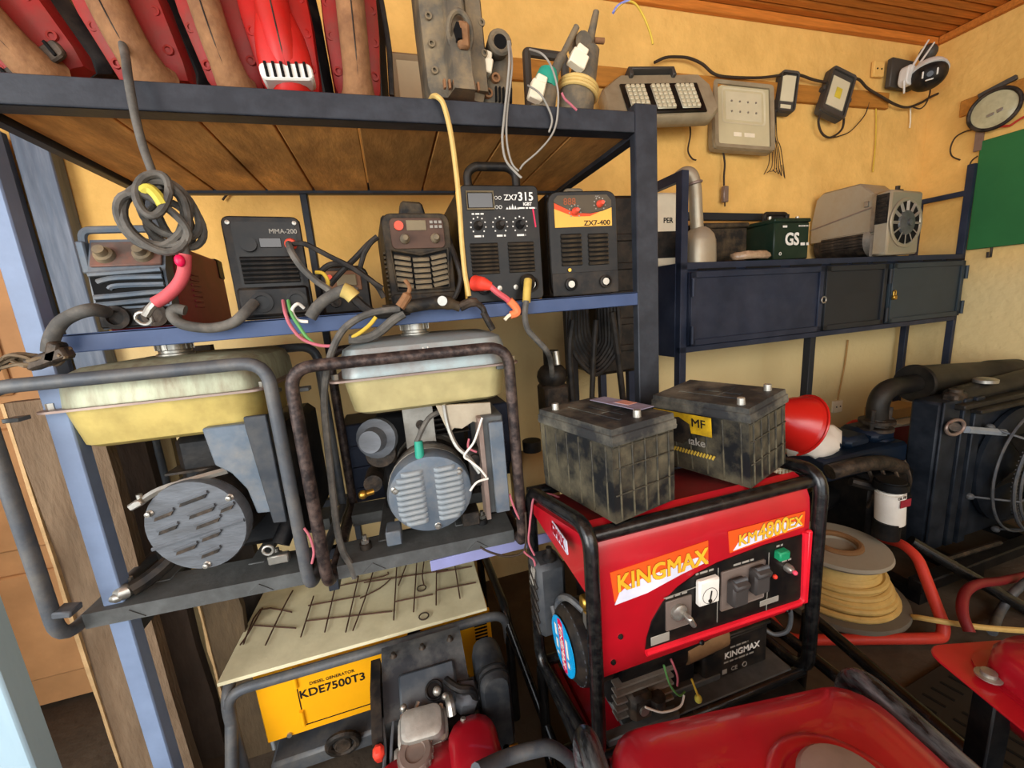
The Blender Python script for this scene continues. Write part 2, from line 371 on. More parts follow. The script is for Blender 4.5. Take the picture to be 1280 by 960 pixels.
# gate post standing nearest the lens at far left
gp = thing('gate_post', 'pale blue-grey steel gate post at the far left edge', 'post', (-1.05, 1.24, 0))
obj('post_tube', G().bb(-1.10, -1.03, 1.18, 1.25, 0, 1.05, .006), mat('pale_post_paint', '#a9c3cf', 0.45, 0.1, 0.1, 6, '#7b93a3', 0.4, 6, 0, 60, 0, (4, 4, .6)), gp)
obj('base_plate', G().bb(-1.13, -1.0, 1.15, 1.28, 0, .012, .002), M_rackblue, gp)
# wall sockets
for nm, p, lab in (('wall_socket', (2.913,1.995,0.637), 'cream wall socket low on the wall beneath the cabinet'), ('junction_box', (3.019,1.985,2.737), 'plaster-coloured junction box beside the white camera')):
    t = thing(nm, lab, 'socket', p)
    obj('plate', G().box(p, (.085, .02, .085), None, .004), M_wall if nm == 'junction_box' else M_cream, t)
    for s in (-1, 1): obj('screw' if nm == 'junction_box' else 'socket_hole', G().cyl((p[0]+s*.018, p[1]-.013, p[2]), (p[0]+s*.018, p[1]-.008, p[2]), .005, n=8), M_hole, t)
# green board on the right wall
t = thing('green_board', 'plain green board fixed to the right wall', 'board', (XR-.03, 0.8, 1.625))
obj('board', G().bb(XR-.03, XR-.012, -.1, 1.71, 1.625, 2.25, .003), M_green, t)
obj('hook', G().tube([(XR-.02, 1.6, 1.625), (XR-.02, 1.6, 1.57), (XR-.05, 1.6, 1.57), (XR-.05, 1.6, 1.60)], .006), M_iron, t)


# ------------------------------------------------------------------ the steel rack with its board shelves
rk = thing('storage_rack', 'tall blue-grey steel rack with board top shelf holding welders and generators', 'rack', (0.03, 1.4, 0))
F0, F1 = 1.10, 1.73
obj('post', G().bb(.733, .808, F0, F0+.03, 0, 2.035, .003), M_rack, rk)
obj('post', G().bb(-.742, -.700, F0, F0+.04, 0, 2.015, .003), M_rackblue, rk, label='pale blue front left post, tinted for daylight haze')
obj('post', G().bb(.755, .808, F1-.03, F1, 0, 2.0, .003), M_rack, rk)
obj('post', G().bb(-.742, -.700, F1-.03, F1, 0, 2.0, .003), M_rack, rk)
obj('post', G().bb(-.26, -.235, F1-.02, F1+.015, 0, 1.97, .003), M_rack, rk)
# top shelf
obj('front_rail', G().bb(-.742, .733, F0, F0+.006, 1.957, 2.013, .002).bb(-.742, .733, F0, F0+.045, 1.957, 1.963, .002), M_rack, rk)
obj('rear_rail', G().bb(-.742, .808, F1-.03, F1, 1.957, 1.995, .002), M_rack, rk)
obj('side_rail', G().bb(-.742, -.715, F0, F1, 1.953, 1.995, .002), M_rack, rk)
obj('side_rail', G().bb(.735, .775, F0+.03, F1, 1.953, 1.99, .002), M_rack, rk)
js = [-.712, -.52, -.36, -.207, -.017, .18, .365, .56, .745]
for k, (a, b) in enumerate(zip(js, js[1:])):
    G_ = G().bb(a+.003, b-.003, F0+.012, F1-.01, 1.966, 1.992, .002)
    obj('plank', G_, M_ply, rk)
# middle shelf
obj('front_rail', G().bb(-.700, .733, F0, F0+.006, 1.474, 1.514, .002).bb(-.700, .733, F0, F0+.04, 1.508, 1.514, .002), M_rackmid, rk, label='blue front rail of the middle shelf')
obj('rear_rail', G().bb(-.742, .808, F1-.03, F1, 1.478, 1.505, .002), M_rack, rk)
for x in (-.73, .75): obj('side_rail', G().bb(x-.012, x+.012, F0+.03, F1-.03, 1.474, 1.505, .002), M_rack, rk)
for k in range(5):
    obj('plank', G().bb(-.69, .73, F0+.045+k*.115, F0+.153+k*.115, 1.488, 1.505, .002), M_ply, rk)
# bottom deck
obj('front_rail', G().bb(.02, .733, F0, F0+.008, .752, .786, .002), M_deck, rk, label='lavender front rail of the bottom deck')
obj('rear_rail', G().bb(-.742, .808, F1-.03, F1, .745, .78, .002), M_rack, rk)
obj('inner_rail', G().bb(-.700, .733, 1.215, 1.24, .795, .829, .002), M_rack, rk)
for x in (-.73, -.25, .2, .75): obj('side_rail', G().bb(x-.014, x+.014, F0+.03, F1-.03, .748, .782, .002), M_rack, rk)

# ------------------------------------------------------------------ slabs of timber leaning behind the rack's left leg
def slab(x0, x1, y0, y1, h, label, m, lean=0):
    t = thing('timber_slab', label, 'plank', ((x0+x1)/2, y0, 0))
    n = 7; rings = []
    for i in range(n):
        z = h*i/(n-1); j = [random.uniform(-.006, .006) for _ in range(4)]; s = lean*z
        rings.append([(x0+j[0], y0+j[1]+s, z), (x1+j[2], y0+j[3]+s, z), (x1+j[2], y1+s, z), (x0+j[0], y1+s, z)])
    obj('board', G().loft(rings), m, t)
    rings = [[(x0-.007+random.uniform(-.003, .003), y0-.004+lean*z, z), (x0+.002, y0-.006+lean*z, z), (x0+.002, y1-.004+lean*z, z), (x0-.006, y1-.004+lean*z, z)] for z in [h*i/12 for i in range(13)]]
    obj('split_edge', G().loft(rings), M_slabedge, t, label='pale split edge')
slab(-.945, -.772, 1.30, 1.335, 1.36, 'wide rough brown slab standing just behind the left rack leg', M_slab)
M_dks = mat('dark_slab', '#45382e', 0.9, 0, 0.3, 6, '#2c241e', 0.6, 5, 0.5, 35, 0, (2.5, 2.5, .7))
slab(-.862, -.765, 1.45, 1.485, 1.36, 'dark rough slab showing right of the wide brown one', M_dks)
slab(-.838, -.748, 1.56, 1.59, 1.42, 'pale narrow slab behind the left generator on the rack', mat('pale_slab', '#a08a62', 0.85, 0, 0.15, 6, '#7d6a4c', 0.5, 5, 0.3, 40, 0, (3, 3, .6)))
slab(-.74, -.60, 1.615, 1.65, 1.45, 'dark wide slab against the wall right of the pale one', mat('dark_slab2', '#3a322b', 0.9, 0, 0.3, 6, '#241f1b', 0.6, 5, 0.5, 35, 0, (2.5, 2.5, .7)))
slab(-.705, -.60, 1.40, 1.43, .70, 'short dark brown slab under the left generator', mat('umber_slab', '#51422f', 0.9, 0, 0.3, 6, '#33291f', 0.6, 5, 0.5, 35, 0, (2.5, 2.5, .7)))
bn = thing('storage_bin', 'dark navy steel bin on the deck behind the right generator', 'bin', (.12, 1.6, .829))
obj('shell', G().bb(-.22, .40, 1.50, 1.68, .829, 1.13, .006), M_cab, bn)
for k in range(3): obj('front_rib', G().bb(-.20, .38, 1.492, 1.50, .88+.08*k, .89+.08*k, .002), M_cab, bn)
for x in (-.05, .08): obj('upright_bar', G().bb(x-.012, x+.012, 1.49, 1.50, 1.13, 1.42), M_cabdark, bn)


# ------------------------------------------------------------------ steel cabinet on legs against the back wall
CW, CH, CD = 2.20, 0.405, 0.27
cb = thing('steel_cabinet', 'long dark blue three-door steel cabinet on legs against the back wall', 'cabinet', (1.245, 1.565, 0), (0, math.radians(0.75), math.radians(3.2)))
z0, z1 = 1.225, 1.632
L('body', G().bb(.02, CW-.01, .012, CD, z0+.02, z1-.002).bb(0, CW, 0, CD, z1-.032, z1, .002).bb(0, CW, .0, .03, z0, z0+.028, .002), M_cab, cb)
L('leg', G().bb(0, .038, 0, .038, 0, z1+.385, .002), M_cab, cb)
L('leg', G().bb(CW-.03, CW, 0, .035, 0, z1+.52, .002), M_cab, cb)
L('leg', G().bb(.90, .94, .02, .06, 0, z0, .002), M_cabdark, cb)
L('leg', G().bb(0, .035, CD-.035, CD, 0, z1+.385, .002), M_cab, cb)
L('leg', G().bb(CW-.035, CW, CD-.035, CD, 0, z1+.35, .002), M_cab, cb)
L('upper_rail', G().bb(0, .03, .03, CD-.03, z1+.345, z1+.385, .002), M_cab, cb)
L('upper_rail', G().bb(.03, .98, CD-.03, CD, z1+.235, z1+.272, .002), M_cabdark, cb)
L('upper_rail', G().bb(1.62, CW-.03, CD-.03, CD, z1+.235, z1+.272, .002), M_cabdark, cb)
L('upper_rail', G().bb(CW-.03, CW, .03, CD-.03, z1+.345, z1+.375, .002), M_cab, cb)
L('side_sheet', G().bb(-.004, .0, .03, CD, z0-.02, z1, .001), M_cab, cb, label='dark sheet closing the left side')
def cdoor(x0, x1, m, hx, latch):
    a, b = z0+.032, z1-.042
    d = L('door', G().bb(x0, x1, -.012, .004, a, b, .002), m, cb)
    f = G()
    for s in ((x0, x1, a, a+.028), (x0, x1, b-.028, b), (x0, x0+.03, a, b), (x1-.03, x1, a, b)): f.bb(s[0], s[1], -.022, -.0125, s[2], s[3], .002)
    L('door_frame', f, m, d)
    L('seam', G().bb(x0+.03, x1-.03, -.0145, -.012, (a+b)/2+.02, (a+b)/2+.024), m, d)
    for zz in (a+.05, b-.07):
        L('hinge', G().cyl((hx, -.026, zz-.04), (hx, -.026, zz+.04), .009, n=10).bb(hx-.006, hx+.006, -.03, -.02, zz-.006, zz+.006), m, d)
    for k in range(3):
        xx = x0+(x1-x0)*(k+.5)/3
        L('air_slot', G().bb(xx-(x1-x0)*.13, xx+(x1-x0)*.13, -.0236, -.0215, b+.004, b+.012), M_hole, d)
    return d
d1 = cdoor(.04, .905, M_cab, .045, 0)
L('pull_ring', G().torus((.90, -.03, 1.42), .016, .004, (0, 1, 0)), M_steel, d1)
d2 = cdoor(.925, 1.42, M_cabdark, 1.435, 0)
d3 = cdoor(1.47, 2.165, M_cabgrey, 2.175, 1)
L('padlock', G().box((1.475, -.034, 1.402), (.03, .016, .026), None, .004).tube(fil([(1.466, -.034, 1.41), (1.466, -.034, 1.44), (1.484, -.034, 1.44), (1.484, -.034, 1.41)], .008), .0035), M_brass, d3, label='small brass padlock')

# ---- things standing on the cabinet
def up(x): return 1.245+x, 1.635-x*.0131   # x along the top and its height
# silver grinder-like muffler standing on end
x, z = 1.44, 1.63
t = thing('silver_pot', 'silver metal pot with long bent neck standing at the left end of the cabinet', 'pot', (x, 1.64, z))
rings = [[(x+.0+px*w*.5, 1.66+py*dd*.5, z+h) for px, py in [(math.cos(2*PI*k/16)*abs(math.cos(2*PI*k/16))**-.4 if abs(math.cos(2*PI*k/16)) > .05 else 0, math.sin(2*PI*k/16)*abs(math.sin(2*PI*k/16))**-.4 if abs(math.sin(2*PI*k/16)) > .05 else 0) for k in range(16)]] for w, dd, h in ((.138, .13, 0), (.142, .13, .01), (.138, .125, .10), (.12, .11, .13), (.08, .08, .155), (.05, .055, .165))]
obj('pot', G().loft(rings), M_white if 0 else M_silver, t)
obj('neck', G().tube(cr([(x-.008, 1.66, z+.15), (x-.016, 1.66, z+.24), (x-.022, 1.662, z+.34), (x-.034, 1.67, z+.395), (x-.055, 1.685, z+.41), (x-.08, 1.70, z+.395)], 5), .029, 12), M_silver, t)
obj('joint_collar', G().torus((x-.024, 1.664, z+.36), .030, .007, (-.2, 0, 1)), M_rustcap, t)
# printed carton behind the frame
x = 1.30
t = thing('printed_carton', 'white and black printed carton behind the cabinet corner post', 'box', (1.357, 1.79, 1.634))
obj('carton', G().bb(1.285, 1.43, 1.765, 1.815, 1.634, 1.98, .01), M_cream, t)
obj('printed_photo', G().bb(1.29, 1.425, 1.762, 1.7645, 1.675, 1.80), M_black, t)
obj('lettering', G().text('PER', .034, T(1.352, 1.7645, 1.85), bold=.001), M_txtk, t)
# dark tarp bundle at the extreme left of the cabinet
t = thing('black_case', 'tall black case with ridged lid standing between rack and cabinet', 'case', (.985, 1.77, 0))
obj('shell', G().bb(.87, 1.10, 1.62, 1.93, 1.16, 1.93, .015), M_black, t)
for k in range(5): obj('rib', G().bb(.88, 1.09, 1.611, 1.62, 1.26+k*.12, 1.29+k*.12, .003), M_black, t)
obj('support_leg', G().bb(.90, .93, 1.66, 1.69, 0, 1.16).bb(1.05, 1.08, 1.66, 1.69, 0, 1.16), M_cab, t)
# old black battery, packet, green battery
t = thing('black_tin_box', 'old black box behind the plastic packet on the cabinet', 'box', (1.62, 1.72, 1.63))
obj('case', G().bb(1.47, 1.79, 1.72, 1.85, 1.628, 1.80, .004), M_blackdust, t)
obj('lid', G().bb(1.462, 1.798, 1.712, 1.856, 1.80, 1.825, .006), M_blackdust, t)
g = G(); rings = []
for k, (s, h) in enumerate(((.9, 0), (1, .012), (.98, .03), (.8, .04))):
    rings.append([(1.69+.115*s*math.cos(a)+random.uniform(-.006, .006), 1.60+.045*s*math.sin(a)+random.uniform(-.004, .004), 1.633+h*.9+random.uniform(-.003, .003)) for a in [2*PI*q/18 for q in range(18)]])
tag(obj('plastic_packet', g.loft(rings), mat('clear_packet', '#a38a6e', 0.25, 0, 0.3, 30, '#6a4a35', 0.6, 25), ang=80), 'small brown plastic packet lying in front of the black box', 'packet')
t = thing('car_battery', 'dark green car battery marked GS with carry handle on the cabinet', 'battery', (2.03, 1.68, 1.628), 3)
L('case', G().bb(-.115, .135, 0, .175, 0, .185, .005), M_gsgreen, t)
L('lid', G().bb(-.12, .14, -.005, .18, .185, .205, .005), M_gsgreen, t)
L('handle', G().tube(fil([(-.08, .09, .2), (-.08, .09, .245), (.08, .09, .245), (.08, .09, .2)], .02), .011), M_black, t)
L('terminal', G().cyl((-.09, .05, .205), (-.09, .05, .222), .009), M_lead, t); L('terminal', G().cyl((.11, .05, .205), (.11, .05, .222), .009), M_lead, t)
L('lettering', G().text('GS', .085, T(.005, -.0055, .098), bold=.003, sx=1.0), M_txtw, t)
L('lettering', bars([(0, .06)], .014, T(.098, -.0055, .075), 3), M_txtw, t)
L('small_print', bars([(0, .075)], .006, T(.085, -.0055, .165), 4), M_txtw, t)
L('small_print', bars([(0, .03)], .010, T(-.05, -.0055, .163), 5), M_txtw, t)
L('round_mark', G().torus((-.075, -.0055, .03), .007, .002, (0, 1, 0), 14, 5), M_txtw, t)

# big silver alternator with a square vented end bell
t = thing('alternator', 'big silver generator alternator with vented end lying on the cabinet', 'alternator', (2.612, 1.795, 1.6155), -82); t.scale = (.60, 1.28, 1)
prof = [(-.33, .115), (-.325, .25), (-.29, .375), (-.23, .405), (.08, .405), (.20, .33), (.23, .31), (.23, .115)]
L('terminal_box', G().prism([(x, z) for x, z in prof], .20, T(0, -.02, 0), .008), M_silver, t)
L('box_seam', G().box((-.05, -.023, .235), (.55, .005, .006), (0, math.radians(-7), 0)), M_rustcap, t)
L('latch', G().bb(.13, .165, -.03, -.02, .27, .30, .003).bb(.19, .225, -.028, -.02, .13, .33, .003), M_steel, t)
g = G().cyl((-.29, .08, .10), (.19, .08, .10), .10, n=28)
L('stator', g, M_iron, t)
me = finish(G().bb(-.22, .14, -.006, .006, -.004, .004), 'stator_rib', M_iron)
pieces('stator_rib', me, [T(0, .08-.103*math.sin(a), .10+.103*math.cos(a)) @ RX(math.degrees(a)) for a in [.2+.16*k for k in range(12)]], t)
for k in range(5): L('stator_bolt', G().cyl((-.26+.1*k, -.012, .185), (-.26+.1*k, -.012, .205), .007, n=8), M_steel, t)
L('end_bracket', G().cyl((.14, .08, .10), (.2, .08, .10), .108, n=24).bb(.2, .23, -.03, .19, 0, .12, .004), M_alu, t)
# square end bell, face turned to the right-front
e = L('end_bell', G().bb(.235, .35, -.05, .21, .0, .33, .012), M_silver, t)
fr = G()
for k in range(5): fr.bb(.255, .33, -.0525, -.05, .18+k*.028, .20+k*.028)
L('louvre_window', G().bb(.245, .338, -.0525, -.0505, .165, .315, .002), M_black, e)
me = finish(G().bb(-.036, .036, -.006, 0, -.006, .006, .002), 'louvre', M_black)
pieces('louvre', me, [T(.292, -.0525, .182+k*.024) for k in range(6)], e)
M4 = T(.351, .08, .165) @ RZ(90)
L('fan_opening', G().add(G().cyl((0, -.003, 0), (0, 0.0, 0), .118, n=32).bm, M4), M_hole, e)
L('fan_rim', G().add(G().torus((0, -.006, 0), .12, .010, (0, 1, 0), 32).bm, M4), M_silver, e)
me = finish(G().box((0, 0, .085), (.006, .016, .06), (0, 0, .6)), 'fan_vane', M_alu)
pieces('fan_vane', me, [M4 @ T(0, -.008, 0) @ RY(360*k/12) for k in range(12)], e)
L('hub', G().add(G().lathe([(.065, 0), (.062, .012), (.05, .02), (.018, .024), (.018, .04), (.012, .044)], (0, -.004, 0), (0, -1, 0)).bm, M4), M_base, e)
L('lifting_eye', G().bb(.18, .30, .06, .1, .33, .345, .003).cyl((.27, .08, .345), (.27, .08, .365), .014), M_iron, t)


# ------------------------------------------------------------------ lamps hanging on the back wall
def flood(name, label, p, w, h, roll, pitch, yaw, body, inner, group=None, dark=False):
    t = thing(name, label, 'floodlight', p, (math.radians(pitch), math.radians(roll), math.radians(yaw)))
    L('housing', G().prism(rrect(w, h, .018), .045, T(0, -.0, 0), .006), body, t)
    g = G(); a = rrect(w, h, .018); b = rrect(w*.86, h*.88, .01)
    g.loft([[(x, 0, z) for x, z in a], [(x, -.014, z) for x, z in rrect(w*.98, h*.985, .018)], [(x, -.012, z) for x, z in b], [(x, -.002, z) for x, z in b]], cap=False)
    L('front_frame', g, body, t)
    return t
# 1 three-panel street light
p = (1.389,1.865,2.450)
t = thing('street_light', 'wide beige three-panel street light, leftmost lamp on the back wall', 'street light', p, (math.radians(-24), math.radians(-2.5), math.radians(-4)))
oct_ = [(-.30, -.09), (-.27, -.135), (.25, -.135), (.30, -.09), (.30, .06), (.25, .13), (-.18, .13), (-.30, .04)]
L('housing', G().prism(oct_, .07, T(0, 0, 0), .012), M_lampgrey, t)
pl = L('black_plate', G().bb(-.205, .215, -.010, 0, -.115, .06, .004), M_blackclean, t)
for k in range(3):
    mo = L('led_module', G().bb(-.185+k*.133, -.085+k*.133, -.016, -.010, -.098, .044, .003), M_led, pl)
me = finish(G().box((0, 0, 0), (.020, .008, .020), None, .003), 'led_lens', M_ledglass)
for ch in [o for o in pl.children]:
    k = round((sum(v.co.x for v in ch.data.vertices)/len(ch.data.vertices)+.135)/.133)
    pieces('led_lens', me, [T(-.173+k*.133+.0255*i, -.019, -.085+.0235*j) for i in range(4) for j in range(6)], ch)
L('bracket', G().bb(-.13, .10, -.02, .03, .135, .15, .003).bb(-.14, -.12, -.02, .05, .10, .15, .003).bb(.09, .11, -.02, .05, .10, .15, .003), M_lampdark, t)
# 2 big square floodlight
t = flood('flood_light', 'big square beige floodlight hanging beneath the battens', (1.972,1.945,2.413), .375, .36, 4, -9, -6, M_lampgrey, M_ledglass)
L('cover_glass', G().bb(-.158, .158, -.004, .0, -.155, .155), mat('pale_diffuser', '#c4b892', 0.35, 0, 0.08, 5), t)
L('reflector', G().loft([[(x, -.006, z) for x, z in rrect(.27, .19, .02, 4, 0, .05)], [(x, -.001, z) for x, z in rrect(.22, .15, .015, 4, 0, .05)]], cap=False).bb(-.11, .11, -.005, -.003, -.025, .125), M_ledglass, t)
me = finish(G().cyl((0, 0, 0), (0, -.004, 0), .005, n=8), 'led_chip', M_steel)
pieces('led_chip', me, [T(-.075+.05*i, -.005, .02+.055*j) for i in range(4) for j in range(2)], t)
L('worn_print', bars([(0, .13)], .022, T(0, -.0045, -.10), 8), M_cream, t)
# 3 small dark floodlight
t = flood('flood_light', 'small narrow dark floodlight right of the big square one', (2.278,1.950,2.554), .105, .215, 9, -5, -14, M_lampdark, M_ledglass)
L('cover_glass', G().bb(-.038, .038, -.004, 0, -.05, .085), M_ledglass, t); L('label_plate', G().bb(-.03, .03, -.004, 0, -.088, -.068), M_ledglass, t)
# 4 tilted grey floodlight
t = flood('flood_light', 'tilted grey floodlight between the small dark one and the camera', (2.637,1.935,2.561), .165, .265, 22, -8, -10, M_lampdark, M_ledglass)
L('cover_glass', G().bb(-.058, .058, -.004, 0, -.085, .085), M_ledglass, t); L('led_chip', G().bb(-.02, .02, -.008, -.004, -.03, .03, .002), mat('led_phosphor', '#c9b23c', 0.4), t)
L('bracket', G().bb(-.1, -.085, 0, .05, -.01, .01).bb(.085, .1, 0, .05, -.01, .01).bb(-.1, .1, .045, .05, -.01, .01), M_lampdark, t)
# 5 round lamp on the right wall
c = Vector((3.490,1.660,2.400)); t = thing('round_floodlight', 'round glass floodlight in a dark ring on the right wall', 'floodlight', c, (math.radians(0), math.radians(-14), math.radians(-82)))
L('bowl', G().lathe([(.03, -.02), (.07, -.015), (.10, .0), (.108, .02), (.103, .026)], (0, .02, 0), (0, -1, 0), 32), M_lampdark, t)
L('rim', G().torus((0, -.006, 0), .103, .010, (0, 1, 0), 36), M_iron, t)
L('cover_glass', G().lathe([(.098, 0), (.08, .005), (.0, .008)], (0, -.005, 0), (0, -1, 0), 32), mat('hazy_glass', '#b7b08c', 0.12, 0, 0.2, 14, '#8a8468', 0.5, 18), t)
L('led_chip', G().bb(-.03, .0, -.016, -.013, -.03, -.015, .002).bb(.01, .035, -.016, -.013, -.03, -.012, .002), M_steel, t)
L('bracket', G().bb(-.05, .10, .0, .025, .105, .13, .003), M_lampdark, t)
obj('rusty_strap', G().bb(3.50, 3.515, c[1]+.04, c[1]+.075, c[2]-.2, c[2]-.08), M_rustcap, t)
# 6 white security camera on a dark mount
p = Vector((3.251,1.900,2.676))
t = thing('security_camera', 'white dome security camera with two aerials on a dark square plate', 'camera', p)
M_camw = M_white
obj('mount_plate', G().box((3.184,1.965,2.709), (.20, .03, .16), (0, math.radians(3), 0), .004), M_lampdark, t)
b = Vector((3.147,1.900,2.669))
obj('bracket_arm', G().prism(rrect(.075, .11, .03), .05, T(b.x, b.y-.02, b.z) @ RY(8), .006), M_camw, t)
hd = Vector((3.217,1.840,2.644))
obj('head', G().ball(hd, .085, (1.0, 1.0, .9), 24), M_black, t)
rings = []
for k in range(7):
    th = math.radians(12+k*12)
    rings.append([hd+Vector((.09*math.sin(th)*math.cos(a), .09*math.sin(th)*math.sin(a), .088*math.cos(th)+.004)) for a in [2*PI*q/24 for q in range(24)]])
hood = G().loft(rings); hood.bm.transform(Matrix.Translation(hd) @ Euler((math.radians(-16), math.radians(20), 0)).to_matrix().to_4x4() @ Matrix.Translation(-hd))
obj('hood', hood, M_camw, t)
fd = Vector((-.80, -.56, -.20)).normalized(); fr_ = fd.cross(Vector((0, 0, 1))).normalized(); fu = fr_.cross(fd)
if fr_.dot(Vector((.57, -.82, 0))) < 0: fr_ = -fr_
fu = Vector((0, 0, 1))-fd*fd.z; fu.normalize()
fx = hd+fd*.082
FM = Matrix.Translation(fx) @ Matrix((fr_, -fd, fu)).transposed().to_4x4()
for dx, dz, sx, sz in ((-.030, .004, .008, .034), (.030, .004, .008, .034), (0, -.028, .034, .007)):
    obj('infrared_lamp', G().bb(dx-sx/2, dx+sx/2, -.002, .012+abs(dx)*.3, dz-sz/2, dz+sz/2, .002, M=FM), M_white, t)
obj('lens', G().cyl(fx-fd*.01, fx+fd*.004, .014), M_lcd, t)
for a_, b_ in (((3.137,1.885,2.695), (3.243,1.870,2.850)), ((3.150,1.875,2.678), (3.276,1.860,2.835))): obj('aerial', G().tube([a_, b_], [.007, .004], 8), M_camw, t)
obj('stem', G().tube([(3.100,1.890,2.640), (3.111,1.890,2.568)], .005), M_camw, t)
obj('second_lens_hood', G().ball((3.300,1.900,2.804), .045, (1, 1, 1), 14), M_lampdark, t)

# ------------------------------------------------------------------ wires along the wall
cable('lamp_cable', [(1.424,1.960,2.640),(1.489,1.960,2.667),(1.566,1.960,2.676),(1.634,1.960,2.675),(1.713,1.960,2.655),(1.785,1.960,2.616),(1.878,1.960,2.607),(2.093,1.960,2.618),(2.289,1.960,2.648),(2.377,1.960,2.650),(2.486,1.960,2.633),(2.621,1.960,2.630),(2.809,1.960,2.663),(2.907,1.960,2.618),(3.020,1.960,2.582),(3.165,1.960,2.541),(3.274,1.960,2.533),(3.393,1.960,2.567),(3.476,1.960,2.604),(3.578,1.960,2.633),(3.674,1.960,2.620),(3.757,1.960,2.596)], .007, M_wire, 'long black supply cable looping from lamp to lamp')
cable('hanging_wire', [(1.644,1.970,2.381),(1.650,1.970,2.323),(1.635,1.970,2.245),(1.661,1.970,2.206),(1.687,1.970,2.198)], .004, M_wire, 'short black wire end dangling below the street light', 'wire')
t = thing('plug_lead', 'black lead with a brown connector hanging below the big floodlight', 'wire', (1.884,1.975,1.974))
obj('lead', G().tube(cr([(1.867,1.970,2.243),(1.879,1.970,2.182),(1.875,1.970,2.120),(1.877,1.970,2.070)], 4), .005), M_wire, t)
obj('connector', G().box((1.884,1.970,2.024), (.035, .025, .085), None, .004), M_rustcap, t)
obj('tail', G().tube([(1.885,1.970,1.986),(1.886,1.970,1.960)], .004), M_wire, t)
WIREBUNDLE = [[(2.197,1.965,2.476),(2.174,1.965,2.373),(2.185,1.965,2.270),(2.184,1.965,2.186),(2.152,1.965,2.130)], [(2.197,1.965,2.476),(2.186,1.965,2.365),(2.203,1.965,2.270),(2.208,1.965,2.173),(2.175,1.965,2.139)], [(2.202,1.965,2.476),(2.192,1.965,2.357),(2.215,1.965,2.271),(2.227,1.965,2.161),(2.192,1.965,2.147)], [(2.208,1.965,2.477),(2.204,1.965,2.350),(2.226,1.965,2.271),(2.245,1.965,2.148),(2.215,1.965,2.156)], [(2.214,1.965,2.477),(2.216,1.965,2.342),(2.238,1.965,2.271),(2.264,1.965,2.135),(2.238,1.965,2.165)], [(2.220,1.965,2.477),(2.222,1.965,2.334),(2.250,1.965,2.272),(2.283,1.965,2.123),(2.256,1.965,2.174)], [(2.220,1.965,2.477),(2.235,1.965,2.326),(2.267,1.965,2.272),(2.308,1.965,2.110),(2.279,1.965,2.183)]]
g = G()
for k, q in enumerate(WIREBUNDLE): g.tube(cr(q, 3), .0022, 5)
tag(obj('wire_bundle', g, M_wire), 'tangle of thin loose wires dangling beside the small dark floodlight', 'wire')
cable('lamp_lead', [(2.549,1.960,2.471),(2.535,1.960,2.419),(2.565,1.960,2.361),(2.625,1.960,2.337),(2.687,1.960,2.357),(2.729,1.960,2.393),(2.736,1.960,2.445)], .006, M_wire, 'black lead looping under the tilted grey floodlight', 'wire')
cable('thin_wire', [(2.690,1.980,2.347),(2.805,1.980,2.377),(2.880,1.980,2.429),(2.940,1.980,2.490),(2.960,1.980,2.552)], .003, M_wire, 'thin brown wire curving right below the tilted floodlight', 'wire')
cable('wall_wire', [(3.034,1.988,2.551),(3.052,1.988,2.417),(3.060,1.988,2.302),(3.057,1.988,2.162)], .004, M_wireyel, 'painted-over wire running down the wall below the batten', 'wire')
cable('wall_wire', [(2.959,1.988,1.099),(2.947,1.988,0.935),(2.915,1.988,0.741),(2.905,1.988,0.685)], .005, M_card, 'wire running down the wall to the socket under the cabinet', 'wire')
cable('camera_lead', [(3.441,1.950,2.656),(3.441,1.950,2.611),(3.414,1.950,2.554),(3.367,1.950,2.525),(3.307,1.950,2.531)], .004, M_wire, 'thin lead hanging from the white camera', 'wire')
cable('pull_cord', [(3.338,1.985,2.543),(3.349,1.985,2.474),(3.349,1.985,2.427)], .004, M_cream, 'short cream cord with a knot below the camera', 'wire')
cable('lamp_wire', [(3.510,1.754,2.332),(3.510,1.794,2.335),(3.510,1.833,2.318),(3.510,1.850,2.265),(3.510,1.838,2.214),(3.510,1.796,2.177)], .004, M_wire, 'brown wire end curling beneath the round floodlight', 'wire')
cable('board_wire', [(3.505,1.714,2.171),(3.505,1.740,2.149),(3.505,1.743,2.104),(3.505,1.717,2.069)], .004, M_wire, 'short wire curl poking out left of the green board', 'wire')
cable('lamp_flex', [(3.500,1.691,2.303),(3.500,1.664,2.305),(3.500,1.624,2.297),(3.500,1.591,2.288),(3.500,1.568,2.299),(3.500,1.539,2.311),(3.500,1.510,2.315)], .006, M_redpaint, 'twisted rusty flex trailing right from the round floodlight', 'wire')
cable('wall_wire', [(-0.587,1.985,2.008),(-0.567,1.985,2.029),(-0.541,1.985,2.045),(-0.520,1.985,2.039),(-0.503,1.985,2.051)], .004, M_wire, 'bit of dark wire sticking from the wall under the top shelf', 'wire')


